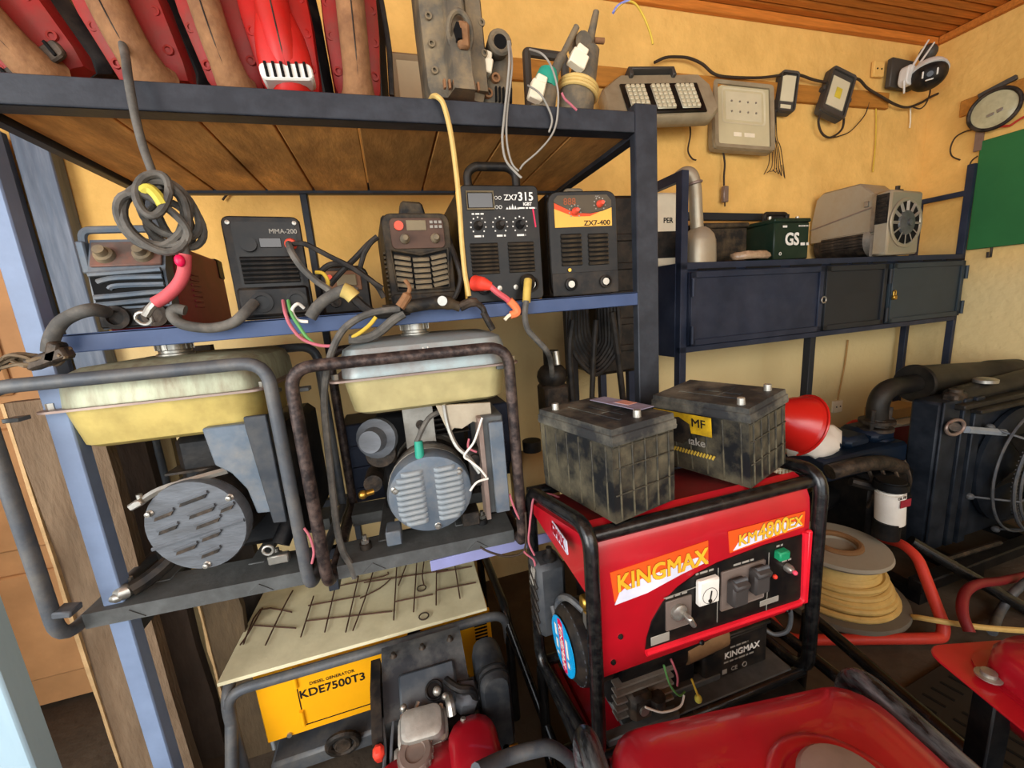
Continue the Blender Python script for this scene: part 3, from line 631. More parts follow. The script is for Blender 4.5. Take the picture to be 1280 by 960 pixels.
# ------------------------------------------------------------------ power tools standing on the top shelf
def hammer(base, lean, yaw, w, body, side, grip, label, hw=.032, vents=True, h=.46, group='demolition hammers on the top shelf', pitch=0, white=False):
    t = thing('demolition_hammer', label, 'power tool', base, (math.radians(pitch), math.radians(lean), math.radians(yaw)), group)
    d = .10
    def ring(z, sw, y0, y1, off=0): return [(x*sw+off, y, z) for x, y in ((-.5, y0+.02), (-.36, y0), (.36, y0), (.5, y0+.02), (.5, y1-.02), (.36, y1), (-.36, y1), (-.5, y1-.02))]
    L('motor_housing', G().loft([ring(0.004, w*.66, .055, .13, w*.07), ring(.03, w*.84, .05, .15, w*.09), ring(.2, w*.9, .045, .15, w*.09), ring(h, w*.8, .045, .15, w*.09)]), side, t)
    for s in (-1, 1):
        g = G(); rings = []
        for z, a, b, yf in ((0.006, .10, .30, .018), (.03, .10, .36, .0), (.16, .09, .42, -.008), (.30, .10, .42, -.002), (h, .12, .38, .0)):
            x0, x1 = s*a*w, s*b*w
            rings.append([(x0, yf, z), ((x0+x1)/2, yf-.004, z), (x1*.96, yf+.006, z), (x1, yf+.03, z), (x1, .07, z), (x0, .07, z)])
        sh = L('shell_half', g.loft(rings), body, t)
        for z, a in ((.055, .32), (.13, .37), (.20, .37), (.28, .36)):
            xx = s*a*w*.86
            sc = L('screw_boss', G().lathe([(.0105, 0), (.0105, .006), (.006, .0065), (.006, .001), (0, .001)], (xx, .004-.004, z), (0, -1, 0), 12), body, sh)
        me = None
    pts = cr([(0, .0, .0), (0, -.022, .012), (0, -.045, .07), (0, -.048, .16), (0, -.040, .27), (0, -.02, .36), (0, .01, .40)], 5)
    n = len(pts); r = [hw*(1.5-1.1*min(1, i/(n*.33))) if i < n*.2 else hw*(.93+.12*math.sin(i*.7)) for i in range(n)]
    r = [hw*1.35 if i == 0 else hw*(1.35-.35*min(1, i/8)) for i in range(n)]
    hd = L('handle', G().tube(pts, r, 14), grip, t, ang=60)
    if white: L('handle_lobe', G().loft([[(.055*a*math.cos(q), -.042+.03*b*math.sin(q), z) for q in [2*PI*i/20 for i in range(20)]] for z, a, b in ((.032, 1.0, .95), (.06, 1.02, 1.05), (.10, .92, 1.1), (.14, .7, 1.1), (.175, .5, 1.0))]), body, hd)
    L('handle_seam', G().tube([(p.x+.001, p.y-r[i]*.995, p.z) for i, p in enumerate(pts) if 4 < i < n-4], .0016, 5), M_iron, hd)
    me = finish(G().box((0, 0, 0), (.006, .008, .03), None, .001), 'vent_slot', M_hole)
    if vents:
        yv = -.070 if white else -.028
        L('vent_panel', G().prism(rrect(w*.60, .034, .010, 3, 0, .017), .05 if white else .012, T(0, yv, 0), .003), M_white if white else M_iron, t)
        pieces('vent_slot', me, [T(-w*.22+w*.088*k, yv, .02) for k in range(6)], t)
    return t
Z = 1.993
hammer((-0.627,1.190,2.046), -30, -6, .23, M_redtool, M_black, M_grip, 'dark red hammer with tan handle leaning at the far left of the shelf', .034, True)
hammer((-0.435,1.190,2.048), -15, -6, .20, M_redtool, M_black, M_grip, 'dull red hammer with cracked tan handle, second from the left', .036, False)
hammer((-0.272,1.180,2.042), -8, -4, .17, M_redtool, M_black, M_grip, 'scuffed red hammer with tan handle, third from the left', .031, False)
hammer((-0.153,1.170,2.033), -4, 2, .18, M_redclean, M_black, M_redclean, 'brightest red hammer with red handle and white bottom vents', .036, True, white=True)
hammer((-0.006,1.180,2.038), 2, 3, .155, M_redtool, M_black, M_grip, 'narrow red hammer with tan handle nearest the grey tool', .032, False)
# the grey dusty breaker
b = (0.239,1.170,2.034)
t = thing('breaker_hammer', 'dusty grey breaker body with broken trigger standing beside the red hammers', 'power tool', b, (0, math.radians(-1), math.radians(4)))
L('housing', G().loft([[(x, y, z) for x, y in ((-.07*s, .0), (-.045*s, -.012), (.045*s, -.012), (.085*s, .0), (.09*s, .09), (-.07*s, .09))] for z, s in ((.01, .88), (.04, 1), (.2, 1.0), (.34, .96))]), M_greytool, t)
L('ridge', G().loft([[(x+.01, y, z) for x, y in ((-.028*s, -.01), (-.022*s, -.05*s), (.02*s, -.05*s), (.03*s, -.01))] for z, s in ((.01, 1.25), (.05, 1.15), (.12, 1.2), (.15, .9), (.34, .85))]), M_greytool, t)
L('side_shell', G().loft([[(x, y, z) for x, y in ((.04, .0), (.045, -.02), (.085, -.018), (.098, .01), (.098, .07), (.04, .07))] for z in (.03, .10, .2, .26)] ), M_greytool, t)
tr = L('trigger', G().box((.016, -.062, .125), (.03, .03, .055), (.2, 0, 0), .006), M_grip, t)
L('trigger_hole', G().box((.004, -.064, .128), (.012, .03, .034)), M_hole, tr)
L('trigger_guard', G().torus((.012, -.055, .135), .036, .007, (0, 1, .2), 20, 8, .8, 1.2), M_greytool, t)
me = finish(G().lathe([(.009, 0), (.009, .008), (.005, .008), (.005, .001), (0, .001)], (0, 0, 0), (0, -1, 0), 12), 'screw_boss', M_greytool)
pieces('screw_boss', me, [T(-.052, -.008, z) for z in (.07, .13, .19, .27)]+[T(.085, -.012, z) for z in (.12, .19)], t)
me = finish(G().box((0, 0, 0), (.006, .012, .02), None, .001), 'vent_rib', M_grip)
pieces('vent_rib', me, [T(-.04+.0125*k, -.05, .022) for k in range(8)], t)
# small grinder with an open cable inlet
b = (0.361,1.170,2.039)
t = thing('angle_grinder', 'brown dusty grinder tail with an open round cable inlet and pale switch', 'power tool', b, (0, math.radians(3), 0))
L('body', G().loft([[(.048*s*math.cos(a)+o, .05+.045*s*math.sin(a), z) for a in [2*PI*k/18 for k in range(18)]] for z, s, o in ((0, .9, -.005), (.02, 1.02, -.003), (.06, 1.0, 0), (.09, .72, .012), (.13, .6, .014), (.15, .62, .01))]), M_greytool, t)
L('cable_inlet', G().tube([(.0, -.005, .148), (.0, .07, .156)], [.032, .027], 18).torus((.0, -.006, .148), .024, .009, (0, 1, 0), 18), M_greytool, t)
L('inlet_hole', G().cyl((0, -.012, .148), (0, -.009, .148), .021), M_hole, t)
L('switch_block', G().box((-.038, .01, .095), (.036, .03, .036), (0, .2, 0), .003).box((-.03, .008, .118), (.018, .024, .02), (0, .2, 0), .003), M_cream, t)
L('screw_boss', G().lathe([(.012, 0), (.012, .012), (.007, .012), (.007, .002), (0, .002)], (-.012, .008, .066), (0, -1, 0), 12), M_grip, t)
L('screw_boss', G().lathe([(.012, 0), (.012, .012), (.007, .012), (.007, .002), (0, .002)], (-.032, .015, .03), (0, -1, 0), 12), M_grip, t)
me = finish(G().box((0, 0, 0), (.0045, .012, .036), None, .001), 'vent_slot', M_hole)
pieces('vent_slot', me, [T(-.012+.0105*k, .003, .028) for k in range(5)], t)
# stripped grinder, teal tape, stiff cable
b = (0.492,1.165,2.039)
t = thing('grinder_handle', 'stripped grinder tail with teal tape and a stiff grey cable sticking up', 'power tool', b, (0, math.radians(14), 0))
L('body', G().tube([(0, .03, 0), (0, .03, .05), (.005, .03, .11)], [.036, .034, .022], 14), M_greytool, t)
L('taped_wrap', G().lathe([(.03, 0), (.034, .02), (.026, .045)], (-.004, .025, .062), (0, 0, 1), 14), M_teal, t)
L('terminal_block', G().box((-.035, .0, .03), (.04, .03, .05), (0, .1, 0), .004).box((-.028, -.003, .06), (.03, .024, .02), (0, .1, 0), .003), M_cream, t)
L('cable_stub', G().tube(cr([(.01, .02, .06), (.012, .02, .10), (.03, .015, .16), (.055, .012, .235)], 5), [.014]*10+[.009]*6, 10), M_greytool, t)
# big grinder bound with yellow bands
b = (0.601,1.165,2.037)
t = thing('angle_grinder', 'fat dusty grinder tail bound with yellow bands, rightmost tool on the shelf', 'power tool', b, (0, math.radians(11), 0))
L('body', G().loft([[(r*math.cos(a)+o, .05+r*math.sin(a), z) for a in [2*PI*k/20 for k in range(20)]] for z, r, o in ((0, .05, 0), (.03, .054, 0), (.08, .052, 0), (.10, .042, .01), (.15, .036, .016), (.19, .034, .018), (.205, .02, .018))]), M_greytool, t)
L('cable_inlet', G().tube([(-.01, .02, .19), (-.012, .07, .195)], .026, 14), M_greytool, t)
for k in range(3): L('rubber_band', G().torus((.002, .05, .066+.009*k), .056, .006, (.12, 0, 1), 28), M_ycable, t)
L('switch_block', G().box((-.025, .012, .13), (.05, .03, .04), (0, .3, 0), .003).box((-.018, .01, .155), (.034, .026, .02), (0, .3, 0), .003), M_cream, t)
L('cable_boot', G().tube([(.018, .05, .2), (.02, .045, .23), (.025, .04, .29)], [.016, .012, .009], 10), M_greytool, t)
L('side_stub', G().cyl((.03, .04, .215), (.06, .04, .222), .008), M_grip, t)
cable('wire_end', [(0.713,1.160,2.293),(0.739,1.160,2.315),(0.765,1.160,2.322),(0.788,1.160,2.313),(0.812,1.160,2.283),(0.830,1.160,2.248),(0.838,1.160,2.222)], .003, M_wireyel, 'yellow wire end arching from the top of the banded grinder', 'wire')
cable('wire_end', [(0.708,1.160,2.288),(0.723,1.160,2.306),(0.744,1.160,2.318),(0.762,1.160,2.324)], .0035, M_wireblue, 'lilac wire end at the top of the banded grinder', 'wire')
cable('wire_end', [(0.502,1.080,2.036),(0.510,1.080,2.022),(0.525,1.080,2.011),(0.543,1.080,1.997)], .003, M_wirepink, 'short pink wire dangling from the banded grinder', 'wire')
# grey wires drooping over the shelf edge
cable('thin_lead', [(0.381,1.130,2.171),(0.366,1.085,2.104),(0.355,1.085,2.041),(0.340,1.085,1.967),(0.332,1.085,1.920),(0.337,1.085,1.873),(0.363,1.085,1.842),(0.377,1.085,1.830)], .0032, M_txtg, 'thin grey lead drooping from the brown grinder to the welder handle', 'wire')
cable('thin_lead', [(0.385,1.130,2.172),(0.373,1.088,2.097),(0.362,1.088,2.039),(0.348,1.088,1.968),(0.345,1.088,1.912),(0.354,1.088,1.866),(0.371,1.088,1.847)], .0028, M_txtg, 'second thin grey lead beside the first over the shelf edge', 'wire')
cable('thin_lead', [(0.447,1.150,2.170),(0.458,1.090,2.127),(0.482,1.090,2.098),(0.495,1.090,2.052),(0.495,1.090,2.014),(0.486,1.090,1.966),(0.467,1.090,1.932),(0.429,1.090,1.896),(0.388,1.090,1.866),(0.376,1.090,1.852)], .0026, M_txtg, 'thin grey lead curving from the stripped grinder under the shelf', 'wire')
cable('thin_lead', [(0.432,1.140,2.078),(0.443,1.090,2.037),(0.463,1.090,2.009),(0.475,1.090,1.975),(0.464,1.090,1.945)], .0026, M_txtg, 'thin grey lead hanging from the stripped grinder terminal block', 'wire')
cable('yellow_lead', [(0.163,1.150,2.023),(0.169,1.110,2.022),(0.177,1.080,2.007),(0.189,1.080,1.990),(0.199,1.080,1.932),(0.203,1.080,1.859),(0.204,1.080,1.774),(0.201,1.080,1.677),(0.201,1.080,1.597),(0.204,1.080,1.560),(0.206,1.080,1.535)], .0065, M_ycable, 'cream yellow lead running from the top shelf down beside the tall welder', 'cable')
cable('power_cord', [(0.076,1.200,2.292),(0.080,1.200,2.241),(0.083,1.200,2.170),(0.080,1.200,2.115),(0.076,1.200,2.060)], .007, M_cabdk, 'black cord standing behind the last red hammer', 'cable')
# things between tools and wall seen through the gaps
t = thing('spare_floodlight', 'pale flat floodlight behind the red hammers against the wall', 'floodlight', (0.193,1.720,2.312))
p = Vector((0.195,1.700,2.338)); obj('housing', G().box(p, (.17, .04, .19), None, .01), M_lampgrey, t); obj('stand', G().bb(p.x-.05, p.x+.05, p.y-.01, p.y+.01, 1.992, p.z-.09), M_lampdark, t); obj('cover_glass', G().box(p-Vector((0, .021, 0)), (.12, .004, .13), None, .002), M_ledglass, t)
t = thing('lamp_bracket', 'dark square metal bracket on the shelf behind the stripped grinder', 'bracket', (0.736,1.680,2.305))
q = [(0.639,1.700,2.289),(0.646,1.700,2.480),(0.807,1.700,2.474),(0.823,1.700,2.298)]; q[0] = (q[0][0], q[0][1], 2.01); q[3] = (q[3][0], q[3][1], 2.01); obj('frame', G().tube(fil([Vector(v) for v in q], .01), .018, 8), M_lampdark, t)


# ------------------------------------------------------------------ welders on the middle shelf
ZW = 1.515
def welder(name, label, p, yaw, w, h, d, body, face, bev=.012, pitch=0):
    t = thing(name, label, 'welder', (p[0], p[1], ZW), (math.radians(pitch), 0, math.radians(yaw)))
    L('case', G().bb(-w/2, w/2, .012, d, 0.004, h, .006), body, t)
    f = L('front_panel', G().prism(rrect(w, h, bev, 3, 0, h/2), .022, T(0, -.008, 0), .003), face, t)
    return t, f
def knob(t, x, z, r=.012, m=None, dial=True, y=-.008):
    if dial:
        g = G()
        for k in range(9):
            a = math.radians(225-33.75*k); g.box((x+r*1.7*math.cos(a), y-.0004, z+r*1.7*math.sin(a)), (.0036, .001, .0036))
        L('dial_marks', g, M_txtw if dial is True else M_txtg, t)
    L('knob', G().lathe([(r, 0), (r*.95, .008), (r*.7, .012), (r*.6, .022), (r*.5, .024)], (x, y, z), (0, -1, 0), 16), m or M_black, t)
def socket(t, x, z, r=.02, m=None):
    s = L('socket', G().lathe([(r, 0), (r, .010), (r*.72, .012), (r*.7, .004), (0, .004)], (x, -.008, z), (0, -1, 0), 20), m or M_black, t)
    L('socket_pin', G().cyl((x, -.008, z), (x, -.018, z), r*.55, n=14), M_steel, s)
    return s
def louvres(t, x0, x1, z0, z1, n, y=-.008, m=None, rot=28):
    L('vent_recess', G().bb(x0, x1, y-.0008, y+.002, z0, z1), M_hole, t)
    dz = (z1-z0)/n
    me = finish(G().box((0, 0, 0), (x1-x0, .010, dz*.55), (math.radians(rot), 0, 0), .001), 'vent_slat', m or M_blackdust)
    pieces('vent_slat', me, [T((x0+x1)/2, y-.002, z0+dz*(k+.5)) for k in range(n)], t)

# 315
w, h = .224, .312
t, f = welder('inverter_welder', 'tall black welder marked 315 with arched carry handle and red plug', (.329, 1.145), 0, w, h, .42, M_black, M_blackclean, .014)
L('yellow_edge', G().tube([(x, .018, z) for x, z in rrect(w+.003, h+.003, .014, 3, 0, h/2)], .004, 6, closed=True), M_dgold, t, label='worn yellow edge strip')
L('handle', G().tube(fil([(-.072, .06, h-.004), (-.072, .06, h+.05), (-.05, .06, h+.068), (.05, .06, h+.068), (.072, .06, h+.05), (.072, .06, h-.004)], .03), .012, 10), M_black, t)
dsp = L('display_window', G().bb(-.092, -.022, -.012, -.008, .252, .292, .002), M_lcd, t)
L('display_bezel', G().tube([(-.094, -.012, .250), (-.020, -.012, .250), (-.020, -.012, .294), (-.094, -.012, .294)], .0028, 6, closed=True), M_bezel, dsp)
for x in (-.068, -.006, .052): knob(t, x, .208, .0125)
L('lettering', G().text('ZX7', .021, T(.030, -.0085, .279), bold=.0002), M_txtw, t)
L('lettering', G().text('315', .031, T(.074, -.0085, .281), bold=.0006), M_txtw, t)
L('lettering', G().text('IGBT', .012, T(.078, -.0085, .262), bold=.0004), M_txtw, t)
for q_, sz_, x_, z_ in ((.05, .004, .078, .252), (.035, .004, -.066, .238), (.026, .005, -.068, .180), (.026, .005, -.005, .180), (.026, .005, .054, .180)): L('small_print', bars([(0, q_)], sz_, T(x_, -.0082, z_), int(x_*1000)), M_txtw, t)
g = G()
for x, z in ((-.012, .279), (-.001, .279), (-.012, .255), (-.001, .255)): g.torus((x, -.0085, z), .0042, .0008, (0, 1, 0), 10, 4)
for k in range(5): g.prism([(.014+.008*k, .249), (.0215+.008*k, .249), (.018+.008*k, .249+.006+.004*(2-abs(2-k)))], .0006, T(0, -.0088, 0))
L('panel_symbols', g, M_txtw, t)
L('red_mark', G().box((.096, -.0086, .225), (.004, .001, .05), (0, -.1, 0)), M_dpink, t)
louvres(t, -.096, -.018, .078, .162, 8); louvres(t, .012, .088, .078, .162, 8)
socket(t, -.066, .042, .02); socket(t, .072, .043, .022)
for x in (-.022, .026): L('screw', G().lathe([(.007, 0), (.007, .003), (0, .004)], (x, -.008, .038), (0, -1, 0), 12), M_steel, t)
# 400
w, h = .218, .300
t, f = welder('inverter_welder', 'black and gold welder marked ZX7-400 next to the right rack post', (.584, 1.155), -4, w, h, .40, M_black, M_blackclean, .03)
L('top_handle', G().tube(fil([(-.03, .05, h-.005), (-.03, .05, h+.014), (.02, .05, h+.014), (.02, .05, h-.005)], .01), .009), M_greytool, t)
g = G().prism([(-.09, .200), (.09, .200), (.09, .252), (.06, .242), (.02, .236), (-.03, .238), (-.09, .268)], .002, T(0, -.0105, 0)); L('gold_decal', g, M_dgold, t)
L('olive_decal', G().prism([(-.09, .27), (-.03, .240), (.02, .238), (.06, .244), (.09, .254), (.09, .272), (.076, .288), (-.078, .288), (-.09, .276)], .0015, T(0, -.0099, 0)), mat('olive_decal', '#4a4030', 0.45), t)
L('orange_stripe', G().prism([(-.09, .268), (-.03, .240), (.02, .236), (.05, .240), (.02, .229), (-.03, .229), (-.09, .252)], .0025, T(0, -.0112, 0)), M_dred, t)
L('lettering', G().text('ZX7-400', .020, T(.042, -.0108, .209), bold=.0003, sx=1.15), M_txtk, t)
L('lettering', G().text('888', .026, T(-.042, -.0105, .27), bold=.0004), mat('display_amber', '#8a4a2a', 0.5), t)
L('lettering', G().text('ARC', .007, T(.045, -.0105, .283)), M_txtg, t)
knob(t, -.027, .243, .0105, M_knobred, 2, -.0115); knob(t, .052, .262, .0105, M_knobred, 2, -.0105)
louvres(t, -.074, -.010, .09, .182, 7); louvres(t, .012, .076, .088, .180, 7)
socket(t, -.05, .036, .019); socket(t, .062, .038, .019)
L('yellow_screw', G().cyl((-.052, -.008, .078), (-.052, -.013, .078), .005), M_brass, t)
L('bottom_lip', G().bb(-w/2+.002, w/2-.002, -.010, -.007, .004, .07, .001), M_black, t)
# IGBT
w, h = .178, .248
t, f = welder('inverter_welder', 'small grey-black welder with red button and slanted louvres behind the cables', (.098, 1.17), 3, w, h, .36, M_blackdust, M_blackdust, .022)
L('handle', G().prism([(-.04, 0), (.036, 0), (.026, .042), (-.03, .046)], .05, T(0, .03, h-.004), .006), M_blackdust, t)
pnl = L('control_panel', G().prism(rrect(.142, .078, .012, 3, 0, .196), .004, T(0, -.012, 0), .001), mat('control_panel_brown', '#4a3326', 0.5, 0, 0.3, 14), t)
L('red_button', G().cyl((-.048, -.012, .215), (-.048, -.019, .215), .012, n=16), M_knobred, t)
L('display_window', G().bb(-.028, .024, -.0145, -.0125, .203, .229, .001), M_bezel, pnl)
g = G()
for i in range(3):
    for j in range(2): g.box((.038+.012*i, -.0135, .212+.012*j), (.008, .002, .007))
L('indicator_lamps', g, M_txtg, pnl)
for x in (-.036, .045): knob(t, x, .182, .013, M_greytool, 0, -.013)
fr = G()
fr.tube([(-.076, -.012, .155), (0, -.016, .14), (.076, -.012, .155), (.07, -.012, .05), (-.07, -.012, .05)], .004, 6, closed=True)
L('grille_frame', fr, M_blackdust, t); L('vent_recess', G().prism([(-.074, .152), (0, .138), (.074, .152), (.068, .05), (-.068, .05)], .002, T(0, -.0095, 0)), M_hole, t)
for (x0, x1, tilt) in ((-.07, -.027, 0), (-.022, .022, 1), (.027, .07, 2)):
    g = G().box((0, 0, 0), (x1-x0, .012, .0085), (math.radians(25), math.radians((10, 0, -10)[tilt]), 0), .001); me = finish(g, 'vent_slat', M_greytool)
    pieces('vent_slat', me, [T((x0+x1)/2, -.013, .062+.0145*k-(.006 if tilt == 1 else 0)) for k in range(6)], t)
me = finish(G().box((0, 0, 0), (.008, .03, .006), None, .001), 'side_rib', M_blackdust)
pieces('side_rib', me, [T(-.091, .02, .03+.012*k) for k in range(11)], t)
L('bottom_lip', G().bb(-.085, .085, -.014, -.007, .004, .04, .003), M_blackdust, t)
# MMA
w, h = .164, .240
t, f = welder('inverter_welder', 'upright black welder with pale model print, second from the left', (-.266, 1.145), 9, w, h, .34, M_blackdust, M_black, .016)
L('panel_recess', G().prism(rrect(.132, .15, .008, 3, .002, .152), .002, T(0, -.0095, 0)), M_blackclean, t)
L('display_window', G().bb(-.012, .034, -.0125, -.0095, .168, .19, .001), M_lcd, t)
L('panel_knob', G().cyl((-.034, -.0095, .175), (-.034, -.022, .175), .017, n=18), M_blackclean, t)
L('red_button', G().lathe([(.014, 0), (.014, .006), (.010, .012), (0, .013)], (.054, -.0095, .175), (0, -1, 0), 16), M_knobred, t)
L('lettering', G().text('MMA-200', .015, T(.042, -.0102, .205), bold=.0002), M_txtg, t)
louvres(t, -.058, .062, .085, .148, 6, -.0105, M_black, 20)
L('lower_box', G().bb(-.076, .076, -.022, -.006, .006, .076, .006), M_black, t)
for x in (-.028, .046): L('socket', G().lathe([(.024, 0), (.024, .008), (.016, .009), (.016, .002), (0, .002)], (x, -.021, .04), (0, -1, 0), 20), M_blackclean, t)
for x in (-.069, .069):
    for z in (.015, .225): L('screw', G().lathe([(.005, 0), (.005, .003), (0, .004)], (x, -.0085, z), (0, -1, 0), 8), M_steel, t)
# red/maroon welder at far left, face slanting back
p = (-.556, 1.155)
t = thing('maroon_welder', 'maroon-sided welder with slanted grey face and bent handle, far left', 'welder', (p[0], p[1], ZW), 3)
w = .142
L('case', G().prism([(0, .0), (.40, .0), (.40, .20), (.05, .20), (.035, .17)], w, T(-w/2, 0.02, 0) @ RZ(90) @ T(0, -w, 0), .004), M_maroon, t)
L('front_frame', G().loft([[(-w/2, .0, .004), (w/2, .0, .004), (w/2, .03, .004), (-w/2, .03, .004)], [(-w/2, -.012, .05), (w/2, -.012, .05), (w/2, .03, .05), (-w/2, .03, .05)], [(-w/2, -.004, .13), (w/2, -.004, .13), (w/2, .04, .13), (-w/2, .04, .13)], [(-w/2, .035, .205), (w/2, .035, .205), (w/2, .06, .205), (-w/2, .06, .205)]]), M_plate2, t)
A = T(0, .016, .168) @ RX(-28)
L('control_panel', G().add(G().bb(-.066, .066, -.006, 0, -.032, .032, .002).bm, A), mat('faded_panel', '#5c4f48', 0.6, 0, 0.3, 12, '#a8583c', 0.4, 14), t)
for x in (-.038, .032): L('knob', G().add(G().lathe([(.02, 0), (.018, .01), (.012, .012), (.011, .026), (0, .027)], (x, -.006, -.006), (0, -1, 0), 16).bm, A), M_greytool, t)
L('vent_recess', G().bb(-.066, .066, -.013, -.004, .052, .128), M_hole, t)
g = G()
for k in range(5):
    o = L('vent_bar', G().tube(cr([(-.066+.012*(k == 3)+.03*(k == 2), -.014, .058+.0165*k), (-.02, -.014, .060+.0165*k+.005*(k in (2, 3))), (.066, -.014, .064+.0165*k)], 4), .0058, 6), M_plate2, t)
L('lower_panel', G().bb(-.07, .07, -.013, -.002, .006, .048, .003), M_black, t)
for x in (-.034, .038): L('socket', G().lathe([(.026, 0), (.026, .012), (.016, .014), (.016, .004), (0, .004)], (x, -.013, .028), (0, -1, 0), 20), M_iron, t)
L('handle', G().tube(fil([(-.082, .03, .13), (-.082, .035, .226), (.05, .035, .228), (.05, .06, .20)], .02), .0085, 8).box((-.082, .03, .165), (.016, .03, .07), None, .003), M_plate2, t)
me = finish(G().box((0, 0, 0), (.003, .06, .006), None, .001), 'side_louvre', M_maroon)
pieces('side_louvre', me, [T(w/2+.001, .16, .05+.014*k) for k in range(7)], t)
L('corner_cap', G().bb(-w/2-.002, w/2+.003, .37, .424, .14, .204, .006), M_black, t)
# little tilted charger
t = thing('battery_charger', 'small squat black charger with dial face, half buried in cables', 'charger', (-.105, 1.19, ZW), 8)
L('case', G().prism([(-.062, 0), (.062, 0), (.062, .11), (.045, .125), (-.045, .125), (-.062, .115)], .18, T(0, 0, 0), .006), M_black, t)
L('face_plate', G().bb(-.048, .042, -.004, 0, .06, .112, .002), mat('charger_face', '#6d4a32', 0.5, 0, 0.3, 18), t)
L('meter', G().bb(-.02, .03, -.008, -.004, .072, .102, .002), M_bezel, t)
L('red_lamp', G().cyl((-.036, -.004, .095), (-.036, -.012, .095), .007), M_knobred, t)
for x in (-.03, .025): L('socket', G().lathe([(.015, 0), (.014, .01), (.008, .011), (.008, .003), (0, .003)], (x, 0, .032), (0, -1, 0), 16), M_iron, t)

# ---- cables and plugs of the welders
t = thing('cable_coil', 'coiled grey cable tied with yellow tape hanging from the top shelf', 'cable', (-0.446,1.060,1.677))
obj('drop', G().tube(cr([(-0.462,1.140,2.108),(-0.442,1.090,2.048),(-0.433,1.060,2.001),(-0.436,1.060,1.937),(-0.435,1.060,1.878),(-0.429,1.060,1.826),(-0.424,1.060,1.791)], 5), .0078, 10), M_cable, t)
cx_, cy_ = 200, 262
cc = Vector((-0.432,1.060,1.744)); e1 = Vector((-0.361,1.060,1.743))-cc; e2 = Vector((-0.416,1.060,1.821))-cc
for k, (dx, dz, a, b, ph, yy) in enumerate(((-.12, -.05, .84, .78, .2, .0), (-.22, .02, .70, .80, .6, .018), (.05, -.1, .72, .90, 1.0, -.016), (.18, .12, .66, .72, 1.7, .012), (-.05, -.25, .78, .62, 2.2, -.022), (.28, .0, .62, .80, 2.8, .03), (.02, .42, .34, .55, 0.4, -.03), (.05, -.2, .5, .6, 1.3, .036))):
    pts = []
    for q in range(28):
        th = 2*PI*q/28
        r_ = 1+.06*math.sin(3*th+ph)
        pts.append(cc+e1*(dx+a*math.cos(th+ph)*r_)+e2*(dz+b*math.sin(th+ph*.8)*r_)+Vector((0, yy+.014*math.sin(th+ph*2), 0)))
    obj('loop', G().tube(pts, .0078, 8, closed=True), M_cable, t)
obj('tape_wrap', G().tube(cr([(-0.441,1.030,1.779),(-0.429,1.030,1.785),(-0.418,1.030,1.772),(-0.411,1.030,1.754)], 4), .011, 8), M_tape, t)
obj('tail', G().tube(cr([(-0.408,1.060,1.708),(-0.402,1.060,1.689),(-0.403,1.060,1.667),(-0.405,1.060,1.656)], 4), .009, 10), M_cable, t)
obj('red_sleeve', G().tube(cr([(-0.402,1.055,1.662),(-0.411,1.055,1.626),(-0.427,1.055,1.600),(-0.452,1.055,1.578),(-0.475,1.055,1.565)], 5), .0125, 10), M_redcable, t, label='pink-red sleeve at the plug end')
obj('tape_knot', G().ball((-0.408,1.040,1.647), .010, (1, .8, 1.3)), M_dpink, t)
obj('cable_lug', G().tube([(-0.475,1.055,1.565),(-0.485,1.050,1.553),(-0.495,1.050,1.539)], .008, 8).torus((-0.518,1.090,1.536), .014, .004, (0, 1, 0.3), 14), M_steel, t)
cable('ground_cable', [(-0.593,1.110,1.556),(-0.594,1.070,1.560),(-0.622,1.070,1.554),(-0.648,1.070,1.540),(-0.665,1.070,1.520),(-0.676,1.070,1.500),(-0.682,1.070,1.481)], .0135, M_cable, 'thick grey cable arching from the maroon welder down over the rack', n=10)
t = thing('cable_clamp', 'frayed dusty clamp and wire tangle lying on the far left generator pipe', 'clamp', (-0.669,1.000,1.462))
g = G()
for k in range(9):
    a = [Vector(q) for q in [(-0.610,1.000,1.479),(-0.644,1.000,1.464),(-0.673,1.000,1.470),(-0.703,1.000,1.471),(-0.735,1.000,1.459)]]
    g.tube(cr([v+Vector((random.uniform(-.012, .012), random.uniform(-.015, .015), random.uniform(-.012, .012))) for v in a], 4), .0035, 5)
obj('frayed_strands', g, mat('frayed_copper', '#6a5a45', 0.7, 0.2, 0.3, 30), t)
obj('clamp_jaw', G().box((-0.640,1.000,1.470), (.07, .03, .025), (0, -.3, 0), .005).box((-0.628,1.000,1.481), (.02, .03, .04), (0, .4, 0), .004), M_iron, t)
cable('welding_lead', [(-0.302,1.100,1.555),(-0.319,1.070,1.530),(-0.346,1.070,1.511),(-0.387,1.070,1.504),(-0.427,1.070,1.511),(-0.449,1.070,1.523),(-0.456,1.070,1.541),(-0.447,1.070,1.551),(-0.430,1.070,1.546)], .0115, M_cable, 'grey lead curling from the upright black welder along the blue rail', n=10)
obj_ = cable('welding_lead', [(-0.209,1.110,1.686),(-0.197,1.070,1.656),(-0.182,1.070,1.625),(-0.159,1.070,1.596),(-0.134,1.070,1.573),(-0.126,1.070,1.557)], .008, M_cable, 'grey lead drooping from the red button of the upright black welder')
cable('thin_lead', [(-0.210,1.120,1.685),(-0.175,1.080,1.681),(-0.146,1.080,1.666),(-0.116,1.080,1.647),(-0.074,1.080,1.622),(-0.041,1.080,1.594),(-0.010,1.080,1.569)], .006, M_cabdk, 'black lead crossing from the upright welder toward the louvred welder')
